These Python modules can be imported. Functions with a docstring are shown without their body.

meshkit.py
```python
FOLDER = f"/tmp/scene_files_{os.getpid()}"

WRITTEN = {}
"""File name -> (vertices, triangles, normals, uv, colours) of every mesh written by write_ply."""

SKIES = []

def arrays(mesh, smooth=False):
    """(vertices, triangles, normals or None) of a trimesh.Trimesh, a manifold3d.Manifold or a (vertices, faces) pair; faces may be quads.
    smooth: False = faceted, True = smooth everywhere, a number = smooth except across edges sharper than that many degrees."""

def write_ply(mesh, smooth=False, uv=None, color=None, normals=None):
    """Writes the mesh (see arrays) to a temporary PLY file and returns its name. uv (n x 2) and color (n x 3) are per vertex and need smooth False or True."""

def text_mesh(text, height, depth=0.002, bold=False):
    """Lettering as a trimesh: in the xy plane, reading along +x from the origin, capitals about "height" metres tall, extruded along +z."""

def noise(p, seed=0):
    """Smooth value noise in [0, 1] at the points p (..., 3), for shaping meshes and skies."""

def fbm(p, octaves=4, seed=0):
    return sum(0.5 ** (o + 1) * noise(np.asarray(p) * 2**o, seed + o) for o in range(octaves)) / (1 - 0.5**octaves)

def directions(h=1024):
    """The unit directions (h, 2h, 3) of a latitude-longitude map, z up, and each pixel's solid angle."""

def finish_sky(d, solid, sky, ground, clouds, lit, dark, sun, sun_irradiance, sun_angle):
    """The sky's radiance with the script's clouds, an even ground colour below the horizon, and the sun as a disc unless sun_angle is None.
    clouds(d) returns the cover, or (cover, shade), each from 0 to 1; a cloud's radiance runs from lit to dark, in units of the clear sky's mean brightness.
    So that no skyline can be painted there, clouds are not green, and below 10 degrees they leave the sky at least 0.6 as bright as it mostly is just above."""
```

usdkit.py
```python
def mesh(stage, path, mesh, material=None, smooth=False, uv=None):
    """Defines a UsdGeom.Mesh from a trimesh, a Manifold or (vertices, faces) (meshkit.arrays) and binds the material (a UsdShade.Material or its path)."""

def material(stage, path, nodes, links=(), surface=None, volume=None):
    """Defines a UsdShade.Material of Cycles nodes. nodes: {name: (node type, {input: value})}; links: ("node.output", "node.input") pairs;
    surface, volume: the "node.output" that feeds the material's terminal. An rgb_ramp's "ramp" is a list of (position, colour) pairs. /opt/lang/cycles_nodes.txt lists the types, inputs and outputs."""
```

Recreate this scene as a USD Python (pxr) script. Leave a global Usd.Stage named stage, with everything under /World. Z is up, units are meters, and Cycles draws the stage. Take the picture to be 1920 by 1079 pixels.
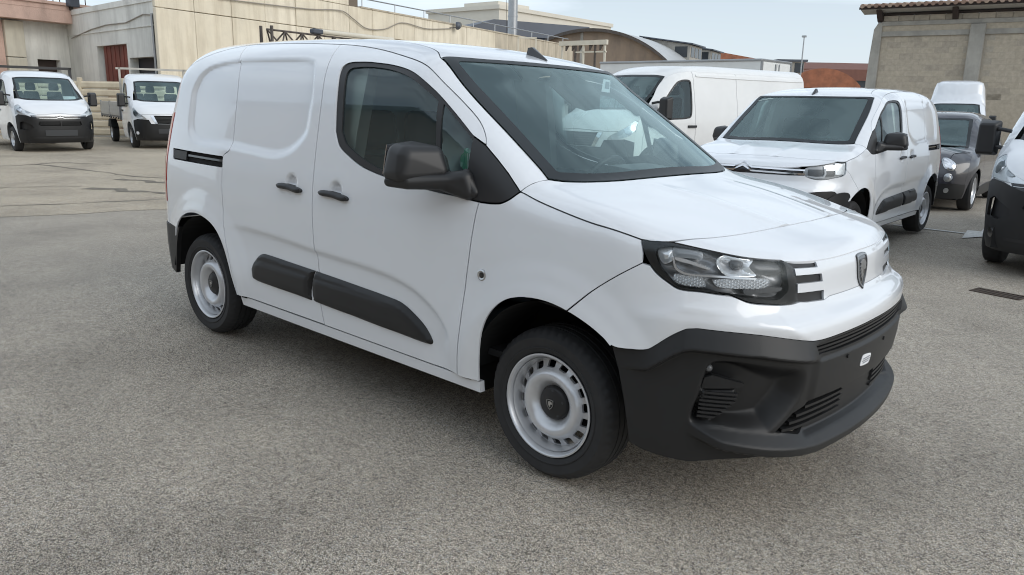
"""A row of parked vans in a yard, with a white panel van in front."""
import math, random
import numpy as np
import shapely
from shapely.geometry import Polygon, LineString, Point, MultiPolygon, box as sbox
from scipy.spatial import Delaunay
from scipy.interpolate import PchipInterpolator
import trimesh
import usdkit, meshkit
from pxr import Usd, UsdGeom, UsdLux, UsdShade, Gf, Sdf, Vt

stage = Usd.Stage.CreateInMemory()
UsdGeom.SetStageUpAxis(stage, UsdGeom.Tokens.z)
UsdGeom.SetStageMetersPerUnit(stage, 1.0)
UsdGeom.Xform.Define(stage, '/World')
rng = np.random.default_rng(7)

# ------------------------------------------------------------------ camera
CAM_POS = np.array([1.85176, -3.23111, 1.59458])
CAM_YAW, CAM_PITCH, CAM_ROLL = math.radians(131.19417), math.radians(-13.36331), math.radians(1.15517)
FOCAL_PX = 1465.714
_fw = np.array([math.cos(CAM_PITCH) * math.cos(CAM_YAW), math.cos(CAM_PITCH) * math.sin(CAM_YAW), math.sin(CAM_PITCH)])
_rt = np.cross(_fw, [0, 0, 1.0]); _rt /= np.linalg.norm(_rt)
_up = np.cross(_rt, _fw)
_c, _s = math.cos(CAM_ROLL), math.sin(CAM_ROLL)
_rt, _up = _c * _rt + _s * _up, -_s * _rt + _c * _up
cam = UsdGeom.Camera.Define(stage, '/World/camera')
M = Gf.Matrix4d(*[float(v) for row in ((*_rt, 0), (*_up, 0), (*(-_fw), 0), (*CAM_POS, 1)) for v in row])
cam.AddTransformOp().Set(M)
cam.CreateHorizontalApertureAttr(36.0)
cam.CreateVerticalApertureAttr(36.0 * 575 / 1024)
cam.CreateFocalLengthAttr(36.0 * FOCAL_PX / 1920)
cam.CreateClippingRangeAttr(Gf.Vec2f(0.05, 3000))
cam.CreateFStopAttr(0.0)
cam.CreateExposureAttr(0.02)

# ------------------------------------------------------------------ sky and sun
SUN_AZ, SUN_EL = math.radians(8.0), math.radians(27.0)       # direction towards the sun: azimuth from +x
SUN = np.array([math.cos(SUN_EL) * math.cos(SUN_AZ), math.cos(SUN_EL) * math.sin(SUN_AZ), math.sin(SUN_EL)])
sky_mat = usdkit.material(stage, '/World/Looks/sky', {
    'sky': ('sky_texture', {'sky_type': 'single_scattering', 'sun_disc': False, 'sun_elevation': SUN_EL,
                            'sun_rotation': math.atan2(SUN[0], SUN[1]), 'aerosol_density': 0.7, 'altitude': 20.0}),
    'geo': ('texture_coordinate', {}),
    'map': ('mapping', {'rotation': (0, 0, 0.6), 'scale': (1.5, 2.6, 9.0)}),
    'n1': ('noise_texture', {'scale': 1.0, 'detail': 6.0, 'roughness': 0.52, 'distortion': 0.35}),
    'ramp': ('rgb_ramp', {'ramp': [(0.36, (0.40, 0.40, 0.40)), (0.50, (0.84, 0.84, 0.84)), (0.60, (1.0, 1.0, 1.0))]}),
    'sep': ('separate_xyz', {}),
    'hz': ('map_range', {'range_type': 'smoothstep', 'from_min': 0.0, 'from_max': 0.55, 'to_min': 0.72, 'to_max': 0.0, 'clamp': True}),
    'mx': ('math', {'math_type': 'maximum'}),
    'bw': ('rgb_to_bw', {}),
    'mix': ('mix', {'mix_type': 'mix', 'color2': (9.5, 10.7, 11.9)}),
    'bg': ('background_shader', {'strength': 0.092}),
}, [('geo.generated', 'map.vector'), ('map.vector', 'n1.vector'), ('n1.fac', 'ramp.fac'),
    ('ramp.color', 'bw.color'), ('geo.generated', 'sep.vector'), ('sep.z', 'hz.value'), ('hz.result', 'mx.value1'), ('bw.val', 'mx.value2'), ('mx.value', 'mix.fac'), ('sky.color', 'mix.color1'), ('mix.color', 'bg.color')], surface='bg.background')
dome = UsdLux.DomeLight.Define(stage, '/World/sky')
UsdShade.MaterialBindingAPI.Apply(dome.GetPrim()).Bind(sky_mat)
dome.GetPrim().SetCustomDataByKey('kind', 'structure')
sun = UsdLux.DistantLight.Define(stage, '/World/sun')
sun.CreateNormalizeAttr(True)
sun.CreateIntensityAttr(0.40)
sun.CreateAngleAttr(48.0)
sun.CreateColorAttr(Gf.Vec3f(1.0, 0.955, 0.89))
_z = SUN; _x = np.cross([0, 0, 1.0], _z); _x /= np.linalg.norm(_x); _y = np.cross(_z, _x)
sun.AddTransformOp().Set(Gf.Matrix4d(*[float(v) for row in ((*_x, 0), (*_y, 0), (*_z, 0), (0, 0, 20, 1)) for v in row]))

# ------------------------------------------------------------------ helpers: prims, labels, materials
USED = {}
def fresh(parent, name):
    k = (parent, name); n = USED.get(k, -1) + 1; USED[k] = n
    return f'{parent}/{name}' if n == 0 else f'{parent}/{name}_{n:03d}'

def tag(prim, label=None, cat=None, group=None, kind=None):
    for k, v in (('label', label), ('category', cat), ('group', group), ('kind', kind)):
        if v: prim.SetCustomDataByKey(k, v)
    return prim

def thing(name, label, cat, loc=(0, 0, 0), rotz=0.0, group=None, scale=None):
    x = UsdGeom.Xform.Define(stage, fresh('/World', name))
    x.AddTranslateOp().Set(Gf.Vec3d(*map(float, loc)))
    x.AddRotateZOp().Set(float(rotz))
    return tag(x.GetPrim(), label, cat, group)

def path_of(parent):
    return '/World' if parent is None else str(parent.GetPath())

def obj(name, mesh, mat, parent=None, smooth=False, label=None, kind=None):
    m = usdkit.mesh(stage, fresh(path_of(parent), name), mesh, MAT[mat] if isinstance(mat, str) else mat, smooth=smooth)
    return tag(m.GetPrim(), label, kind=kind)

MAT = {}
def mat(name, nodes, links, surface):
    MAT[name] = usdkit.material(stage, '/World/Looks/' + name, nodes, links, surface=surface)

def plain(name, color, rough=0.5, metallic=0.0, coat=0.0, bump=None, vary=0.0, vscale=3.0, spec=0.5, dirt=None):
    """A principled surface; vary mottles the tone, bump = (scale, distance) roughens it."""
    nodes = {'p': ('principled_bsdf', {'base_color': color, 'roughness': rough, 'metallic': metallic,
                                        'coat_weight': coat, 'coat_roughness': 0.03, 'specular_ior_level': spec})}
    links = []
    if vary or dirt or bump:
        nodes['g'] = ('texture_coordinate', {})
    if vary:
        lo, hi = [tuple(max(0.0, c * (1 + s * vary)) for c in color) for s in (-1, 1)]
        nodes['n'] = ('noise_texture', {'scale': vscale, 'detail': 6.0, 'roughness': 0.6})
        nodes['r'] = ('rgb_ramp', {'ramp': [(0.3, lo), (0.7, hi)]})
        links += [('g.object', 'n.vector'), ('n.fac', 'r.fac')]
        if not dirt: links += [('r.color', 'p.base_color')]
    if dirt:                                   # (colour, scale vector, amount): streaks
        nodes['dm'] = ('mapping', {'scale': dirt[1]})
        nodes['dn'] = ('noise_texture', {'scale': 1.0, 'detail': 5.0, 'roughness': 0.65})
        nodes['dr'] = ('rgb_ramp', {'ramp': [(0.45, (0, 0, 0)), (0.75, (dirt[2],) * 3)]})
        nodes['dx'] = ('mix', {'color2': dirt[0], 'color1': color})
        links += [('g.object', 'dm.vector'), ('dm.vector', 'dn.vector'), ('dn.fac', 'dr.fac'), ('dr.color', 'dx.fac'), ('dx.color', 'p.base_color')]
        if vary: links += [('r.color', 'dx.color1')]
    if bump:
        nodes['bn'] = ('noise_texture', {'scale': bump[0], 'detail': 4.0})
        nodes['b'] = ('bump', {'distance': bump[1], 'strength': 1.0})
        links += [('g.object', 'bn.vector'), ('bn.fac', 'b.height'), ('b.normal', 'p.normal')]
    mat(name, nodes, links, 'p.BSDF')

def pane(name, tint, ior=1.5, rough=0.0, glare=0.0, gloss=(.90, .98, 1)):
    """Window glass: clear, with the sky mirrored by fresnel and a thin even teal film whose colour stands in for sky glare."""
    nodes = {'t': ('transparent_bsdf', {'color': tint}), 'g': ('glossy_bsdf', {'color': gloss, 'roughness': rough}),
             'f': ('fresnel', {'IOR': ior}), 'm': ('mix_closure', {})}
    links = [('f.fac', 'm.fac'), ('t.BSDF', 'm.closure1'), ('g.BSDF', 'm.closure2')]
    if glare:
        nodes.update({'d': ('diffuse_bsdf', {'color': (.50, .68, .70)}), 'm2': ('mix_closure', {'fac': glare})})  # teal diffuse colour lightens the glass in place of mirrored sky and haze
        links += [('m.closure', 'm2.closure1'), ('d.BSDF', 'm2.closure2')]
    mat(name, nodes, links, 'm2.closure' if glare else 'm.closure')

plain('white_paint', (0.705, 0.725, 0.755), 0.28, coat=1.0)
plain('white_paint_dusty', (0.74, 0.74, 0.73), 0.45, coat=0.6, vary=0.04, vscale=1.5)
plain('dark_plastic', (0.0125, 0.0125, 0.013), 0.44, bump=(900.0, 0.0004), vary=0.15, vscale=4.0, spec=0.38)
plain('black_plastic', (0.012, 0.012, 0.013), 0.45)
plain('gloss_black', (0.008, 0.008, 0.009), 0.12, coat=0.5)
plain('frit_black', (0.020, 0.024, 0.027), 0.38, spec=.3)
plain('void_black', (0.006, 0.006, 0.006), 0.9)
plain('rubber', (0.017, 0.017, 0.018), 0.72, bump=(60.0, 0.0012), vary=0.25, vscale=9.0)
plain('steel_rim', (0.58, 0.59, 0.61), 0.32, metallic=0.55, vary=0.05, vscale=20)
plain('chrome', (0.80, 0.80, 0.82), 0.12, metallic=1.0)
plain('emblem_dark', (0.36, 0.365, 0.37), 0.3, metallic=0.9)
plain('satin_chrome', (0.55, 0.56, 0.57), 0.3, metallic=1.0)
plain('lamp_dark', (0.03, 0.031, 0.034), 0.25, coat=0.5)
plain('lamp_silver', (0.40, 0.41, 0.42), 0.35, metallic=0.15)
plain('lamp_base', (0.36, 0.365, 0.375), 0.28, metallic=0.25)
plain('lamp_chrome', (0.86, 0.87, 0.88), 0.22, metallic=0.55)
plain('lamp_bezel_black', (0.012, 0.012, 0.013), 0.42)
plain('lamp_grey', (0.11, 0.113, 0.118), 0.38, metallic=0.2)
plain('cabin_grey', (0.045, 0.047, 0.05), 0.8)
plain('cabin_dark', (0.022, 0.023, 0.025), 0.75)
plain('cabin_pale', (0.48, 0.50, 0.48), 0.7)
plain('bulkhead_grey', (0.62, 0.71, 0.75), 0.7)
plain('cardboard', (0.20, 0.16, 0.10), 0.8)
plain('label_white', (0.75, 0.76, 0.78), 0.6)
plain('ink', (0.18, 0.19, 0.22), 0.7)
plain('red_lens', (0.30, 0.012, 0.012), 0.15, coat=1.0)
plain('amber_lens', (0.5, 0.18, 0.03), 0.15, coat=1.0)
pane('glass', (0.82, 0.93, 0.91), 1.55, glare=.018)
pane('windscreen_glass', (0.80, 0.93, 0.92), 1.72, glare=.03, gloss=(.80, .99, 1.0))
pane('lens_clear', (0.94, 0.95, 0.96), 1.32, rough=.22)
plain('protective_film', (0.05, 0.30, 0.18), 0.2, coat=0.5)
# ------------------------------------------------------------------ body surfaces: smooth solids given by section curves, cut into panels
class Tab:
    def __init__(s, pts, lin=False):
        p = sorted(pts); x = np.array([a for a, _ in p], float); y = np.array([b for _, b in p], float)
        s.x = np.linspace(x[0], x[-1], 1200)
        s.y = np.interp(s.x, x, y) if lin else PchipInterpolator(x, y)(s.x)
    def __call__(s, v): return np.interp(v, s.x, s.y)

def smax(a, b, k):
    h = np.maximum(k - np.abs(a - b), 0) / k
    return np.maximum(a, b) + h * h * k * 0.25

class Body:
    """half_width(z), taper(x), ridge(x) = height of the roof line over the middle, bow(x) = how far the middle runs ahead of the sides,
    crown(x), nose(z) = front of the middle, rear(z); round_top(x), round_nose, round_tail = edge radii."""
    def __init__(s, half_width, taper, ridge, bow, crown, nose, nose_bow, rear, round_top, round_nose=0.3, round_tail=0.25, round_brow=0.08, axis=(0.0, -2.6), cx=1.2):
        s.hw, s.tp, s.rg, s.bw, s.cr, s.ns, s.re, s.kt = Tab(half_width), Tab(taper), Tab(ridge), Tab(bow), Tab(crown), Tab(nose), Tab(rear), Tab(round_top)
        s.nb, s.kn, s.kr, s.kb, s.axis, s.cz = nose_bow, round_nose, round_tail, round_brow, axis, cx
        d = np.gradient(s.rg.y, s.rg.x); s.cs = Tab(list(zip(s.rg.x[::8], (1 / np.sqrt(1 + d * d))[::8])), lin=True)
    def F(s, x, y, z):
        a = np.abs(y)
        fs = a - s.hw(z) - s.tp(x)
        xs = x + s.bw(x) * a * a
        ft = (z - s.rg(xs) + s.cr(x) * a * a) * s.cs(xs)
        ff = (x - s.ns(z) + s.nb[0] * a ** 2 + s.nb[1] * a ** 6) * 0.93
        fr = s.re(z) - 0.03 * a * a - x
        g = smax(smax(fs, ff, s.kn), fr, s.kr)
        w = np.clip((ff + 0.50) / 0.45, 0, 1); w = w * w * (3 - 2 * w)
        return smax(g, ft, s.kb * w + s.kt(x) * (1 - w))
    def rays(s, dom, u, v):
        o = np.zeros_like(u); 
        if dom == 'S': return np.stack([u, o - 1.6, v], -1), np.stack([o, o + 1, o], -1), 1.6
        if dom == 'T': return np.stack([u, v, o + 3.2], -1), np.stack([o, o, o - 1], -1), 3.0
        if dom == 'F':
            t = v * 0; th = u / 0.9; d = np.stack([-np.cos(th), -np.sin(th), t], -1)
            return np.stack([s.axis[0] + t, t, v], -1) - 2.2 * d, d, 2.2
        if dom == 'R':
            th = u / 0.9; d = np.stack([np.cos(th), np.sin(th), o], -1)
            return np.stack([s.axis[1] + o, o, v], -1) - 2.2 * d, d, 2.2
        if dom in 'CH':
            cz = s.cz if dom == 'C' else 0.6
            ph = v / 0.8; d = np.stack([o, np.cos(ph), -np.sin(ph)], -1)
            return np.stack([u, o, o + cz], -1) - 2.2 * d, d, 2.2
    def solve(s, dom, u, v):
        u, v = np.asarray(u, float), np.asarray(v, float)
        O, D, tm = s.rays(dom, u, v)
        lo = np.zeros_like(u); hi = np.full_like(u, tm); done = np.zeros(u.shape, bool)
        n = 40
        for i in range(1, n + 1):
            t = np.full_like(u, tm * i / n); P = O + t[..., None] * D
            ins = (s.F(P[..., 0], P[..., 1], P[..., 2]) < 0) & ~done
            hi = np.where(ins, t, hi); lo = np.where(ins, t - tm / n, lo); done |= ins
            if done.all(): break
        for _ in range(20):
            t = (lo + hi) / 2; P = O + t[..., None] * D
            i = s.F(P[..., 0], P[..., 1], P[..., 2]) < 0
            hi = np.where(i, t, hi); lo = np.where(i, lo, t)
        return O + hi[..., None] * D, -D
    def uv(s, dom, P):
        P = np.asarray(P, float); x, y, z = P[..., 0], P[..., 1], P[..., 2]
        if dom == 'S': return np.stack([x, z], -1)
        if dom == 'T': return np.stack([x, y], -1)
        if dom == 'F': return np.stack([0.9 * np.arctan2(y, x - s.axis[0]), z], -1)
        if dom == 'R': return np.stack([0.9 * np.arctan2(-y, s.axis[1] - x), z], -1)
        if dom in 'CH': return np.stack([x, 0.8 * np.arctan2(z - (s.cz if dom == 'C' else 0.6), -y)], -1)
    def conv(s, pts, a, b):
        p = np.asarray(pts, float)
        return s.uv(b, s.solve(a, p[:, 0], p[:, 1])[0])

def curve(pts, n=8, closed=False):
    """A smooth curve through the points (centripetal-like Catmull-Rom)."""
    p = np.asarray(pts, float)
    if len(p) < 3: return p
    q = np.vstack([p[-1], p, p[:2]]) if closed else np.vstack([2 * p[0] - p[1], p, 2 * p[-1] - p[-2]])
    out = []
    for i in range(1, len(q) - 2):
        a, b, c, d = q[i - 1], q[i], q[i + 1], q[i + 2]
        L = np.linalg.norm(c - b)
        m1 = (c - a) * L / (np.linalg.norm(b - a) + L + 1e-9); m2 = (d - b) * L / (np.linalg.norm(d - c) + L + 1e-9)
        t = np.linspace(0, 1, n, endpoint=False)[:, None]
        out.append((2 * t**3 - 3 * t**2 + 1) * b + (t**3 - 2 * t**2 + t) * m1 + (-2 * t**3 + 3 * t**2) * c + (t**3 - t**2) * m2)
    r = np.vstack(out)
    return r if closed else np.vstack([r, p[-1:]])

def poly(*segs):
    p = Polygon(np.vstack([np.asarray(s, float) for s in segs]))
    return p if p.is_valid else p.buffer(0)

def biggest(g):
    return max(g.geoms, key=lambda a: a.area) if hasattr(g, 'geoms') else g

def tri_fill(pg, h):
    """Triangulates a polygon with well shaped triangles about h across. Returns points, triangles and the rings as index lists."""
    pg = biggest(pg)
    rings, pts = [], []
    for r in [pg.exterior, *pg.interiors]:
        c = np.asarray(r.coords)[:-1]
        out = []
        for a, b in zip(c, np.roll(c, -1, 0)):
            k = max(1, int(math.ceil(np.linalg.norm(b - a) / (h * 0.8))))
            out.append(a + (b - a) * (np.arange(k) / k)[:, None])
        out = np.vstack(out)
        keep = [0]
        for i in range(1, len(out)):
            if np.linalg.norm(out[i] - out[keep[-1]]) > h * 0.10: keep.append(i)
        out = out[keep]
        rings.append(np.arange(len(out)) + sum(len(x) for x in pts)); pts.append(out)
    x0, y0, x1, y1 = pg.bounds
    gx, gy = np.meshgrid(np.arange(x0 - h, x1 + h, h), np.arange(y0 - h, y1 + h, h * 0.866))
    gx = gx + (np.arange(gx.shape[0]) % 2)[:, None] * h / 2
    inner = pg.buffer(-h * 0.45)
    if not inner.is_empty:
        m = shapely.contains_xy(inner, gx.ravel(), gy.ravel())
        pts.append(np.stack([gx.ravel()[m], gy.ravel()[m]], -1))
    P = np.vstack(pts)
    P = P + 1e-9 * np.random.default_rng(1).standard_normal(P.shape)
    T = Delaunay(P).simplices
    a, b, c = P[T[:, 0]], P[T[:, 1]], P[T[:, 2]]
    area = np.cross(b - a, c - a) / 2 if False else ((b - a)[:, 0] * (c - a)[:, 1] - (b - a)[:, 1] * (c - a)[:, 0]) / 2
    cen = (a + b + c) / 3
    ok = shapely.contains_xy(pg, cen[:, 0], cen[:, 1]) & (np.abs(area) > 1e-9)
    T = np.where((area > 0)[:, None], T, T[:, ::-1])[ok]
    return P, T, rings

FLIP = {'S': False, 'T': False, 'F': False, 'R': False, 'C': False}
def panel(body, dom, pg, h=0.03, off=0.0, lip=0.015, disp=None, mirror=False, back=False):
    """One sheet of bodywork over the polygon pg of the domain, its rim turned inwards by lip."""
    P, T, rings = tri_fill(pg, h)
    V, N = body.solve(dom, P[:, 0], P[:, 1])
    d = np.full(len(P), off) if not callable(off) else off(P[:, 0], P[:, 1])
    if disp is not None: d = d + disp(P[:, 0], P[:, 1])
    V = V + N * d[:, None]
    n = np.cross(V[T[:, 1]] - V[T[:, 0]], V[T[:, 2]] - V[T[:, 0]])
    if (n * N[T[:, 0]]).sum() < 0: T = T[:, ::-1]
    vs, fs, base = [V], [T], len(V)
    if lip:
        for r in rings:
            ring = r
            a = V[ring]; b = a - N[ring] * lip
            k = len(ring); i = np.arange(k); j = (i + 1) % k
            vs.append(np.vstack([a, b]))
            q = np.vstack([np.stack([i, j, j + k], -1), np.stack([i, j + k, i + k], -1)]) + base
            fs.append(q); base += 2 * k
    V, T = np.vstack(vs), np.vstack(fs)
    m = (V, T)
    return flip_y(m) if mirror else m

def flip_y(m):
    v, f = m
    return np.asarray(v) * [1, -1, 1], np.asarray(f)[:, ::-1]

def join(*ms):
    vs, fs, n = [], [], 0
    for m in ms:
        if hasattr(m, 'vertices'): v, f = np.asarray(m.vertices), np.asarray(m.faces)
        elif hasattr(m, 'to_mesh'):
            t = m.to_mesh(); v, f = np.asarray(t.vert_properties)[:, :3], np.asarray(t.tri_verts)
        else: v, f = np.asarray(m[0], float), np.asarray(m[1])
        if f.shape[1] == 4: f = np.vstack([f[:, [0, 1, 2]], f[:, [0, 2, 3]]])
        vs.append(v); fs.append(f + n); n += len(v)
    return np.vstack(vs), np.vstack(fs)

def moved(m, R=None, t=(0, 0, 0)):
    v, f = join(m)
    if R is not None: v = v @ np.asarray(R).T
    return v + np.asarray(t, float), f

def rot(ax, deg):
    return trimesh.transformations.rotation_matrix(math.radians(deg), ax)[:3, :3]

def bx(x0, x1, y0, y1, z0, z1, ch=0.0):
    """A box, its edges chamfered by ch."""
    if ch <= 0:
        m = trimesh.creation.box([x1 - x0, y1 - y0, z1 - z0]); m.apply_translation([(x0 + x1) / 2, (y0 + y1) / 2, (z0 + z1) / 2]); return join(m)
    pts = []
    for sx in (0, 1):
        for sy in (0, 1):
            for sz in (0, 1):
                p = np.array([x1 if sx else x0, y1 if sy else y0, z1 if sz else z0]); s = np.array([-1 if sx else 1, -1 if sy else 1, -1 if sz else 1]) * ch
                for k in range(3):
                    q = p + s; q[k] = p[k]; pts.append(q)
    return join(trimesh.convex.convex_hull(np.array(pts)))

def hull(pts): return join(trimesh.convex.convex_hull(np.asarray(pts, float)))

def tube(pts, r, sides=8, caps=True):
    p = np.asarray(pts, float); r = np.broadcast_to(r, (len(p),))
    t = np.gradient(p, axis=0); t /= np.linalg.norm(t, axis=1, keepdims=True) + 1e-12
    ref = np.array([0, 0, 1.0]) if np.abs(t[:, 2]).mean() < 0.85 else np.array([1.0, 0, 0])
    a = np.cross(t, ref); a /= np.linalg.norm(a, axis=1, keepdims=True) + 1e-12; b = np.cross(t, a)
    an = np.arange(sides) * 2 * np.pi / sides
    v = p[:, None] + r[:, None, None] * (np.cos(an)[None, :, None] * a[:, None] + np.sin(an)[None, :, None] * b[:, None])
    n = len(p); i, j = np.meshgrid(np.arange(n - 1), np.arange(sides), indexing='ij')
    q = np.stack([i * sides + j, i * sides + (j + 1) % sides, (i + 1) * sides + (j + 1) % sides, (i + 1) * sides + j], -1).reshape(-1, 4)
    f = np.vstack([q[:, [0, 2, 1]], q[:, [0, 3, 2]]]); v = v.reshape(-1, 3)
    if caps:
        k = np.arange(1, sides - 1)
        f = np.vstack([f, np.stack([0 * k, k, k + 1], -1), np.stack([0 * k, k + 1, k], -1) + (n - 1) * sides])
    return v, f

def lathe(prof, n=64, axis='y'):
    """Revolves (radius, along) pairs about the y axis."""
    p = np.asarray(prof, float); th = np.arange(n) * 2 * np.pi / n
    v = np.stack([p[:, 0][None] * np.cos(th)[:, None], np.broadcast_to(p[:, 1], (n, len(p))), p[:, 0][None] * np.sin(th)[:, None]], -1)
    k = len(p); i, j = np.meshgrid(np.arange(n), np.arange(k - 1), indexing='ij'); i2 = (i + 1) % n
    q = np.stack([i * k + j, i * k + j + 1, i2 * k + j + 1, i2 * k + j], -1).reshape(-1, 4)
    return v.reshape(-1, 3), np.vstack([q[:, [0, 1, 2]], q[:, [0, 2, 3]]])

def inset_sdf(u, v, ring):
    """Distance to a ring, positive inside."""
    pg = Polygon(ring); pts = shapely.points(np.asarray(u), np.asarray(v))
    d = shapely.distance(pg.exterior, pts)
    return np.where(shapely.contains_xy(pg, np.asarray(u), np.asarray(v)), d, -d)

def sstep(x, a, b):
    t = np.clip((x - a) / (b - a), 0, 1); return t * t * (3 - 2 * t)

def barrel(x, z, r, y0, y1, a0=-8.0, a1=188.0, n=26):
    """The inside of a wheel arch: a half barrel from y0 inwards to y1, closed at y1."""
    a = np.radians(np.linspace(a0, a1, n)); c = np.stack([x + r * np.cos(a), z + r * np.sin(a)], -1)
    v = np.vstack([np.column_stack([c[:, 0], np.full(n, y0), c[:, 1]]), np.column_stack([c[:, 0], np.full(n, y1), c[:, 1]])])
    i = np.arange(n - 1); f = np.vstack([np.stack([i, i + 1, i + n + 1], -1), np.stack([i, i + n + 1, i + n], -1), np.stack([0 * i[1:] + n, n + i[1:], n + i[1:] + 1], -1)])
    return v, f
# ------------------------------------------------------------------ the small panel van body (front axle at the origin, nose towards +x)
K9 = Body(
    half_width=[(0.10, .85), (.22, .885), (.35, .908), (.6, .921), (.9, .922), (1.05, .912), (1.2, .888), (1.4, .848), (1.6, .800), (1.7, .770), (1.79, .735), (1.95, .66)],
    taper=[(-4.0, -.16), (-3.5, -.075), (-3.2, -.04), (-2.9, -.015), (-2.5, 0), (0.0, 0), (.3, -.012), (.6, -.045), (1.2, -.15)],
    ridge=[(-4.0, 1.765), (-3.5, 1.80), (-2.8, 1.835), (-2.2, 1.845), (-1.6, 1.835), (-1.2, 1.808), (-.95, 1.772), (-.80, 1.735), (-.60, 1.612), (-.30, 1.425), (-.06, 1.272), (.02, 1.222), (.10, 1.205), (.35, 1.162), (.65, 1.092), (.80, 1.046), (.88, 1.012), (1.0, .95), (1.3, .80)],
    bow=[(-4, 0.02), (-1.6, .05), (-.95, .16), (-.5, .22), (0.0, .24), (.4, .12), (.9, .05), (1.3, .05)],
    crown=[(-4, .06), (-1.4, .06), (-.9, .045), (-.3, .02), (0.1, .02), (.5, .05), (1.3, .07)],
    nose=[(.05, .80), (.17, .86), (.24, .905), (.32, .93), (.45, .938), (.62, .955), (.76, .957), (.80, .945), (.835, .898), (.87, .882), (.95, .874), (1.0, .862), (1.05, .84), (1.12, .74), (1.3, .4), (1.9, -.4)],
    nose_bow=(.17, .12), rear=[(.1, -3.44), (.35, -3.48), (.5, -3.49), (1.0, -3.48), (1.4, -3.44), (1.75, -3.36), (1.95, -3.3)],
    round_top=[(-4, .24), (-1.2, .24), (-.8, .14), (-.1, .12), (.2, .12), (1.3, .10)], round_nose=.34, round_tail=.30, round_brow=.05)
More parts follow.
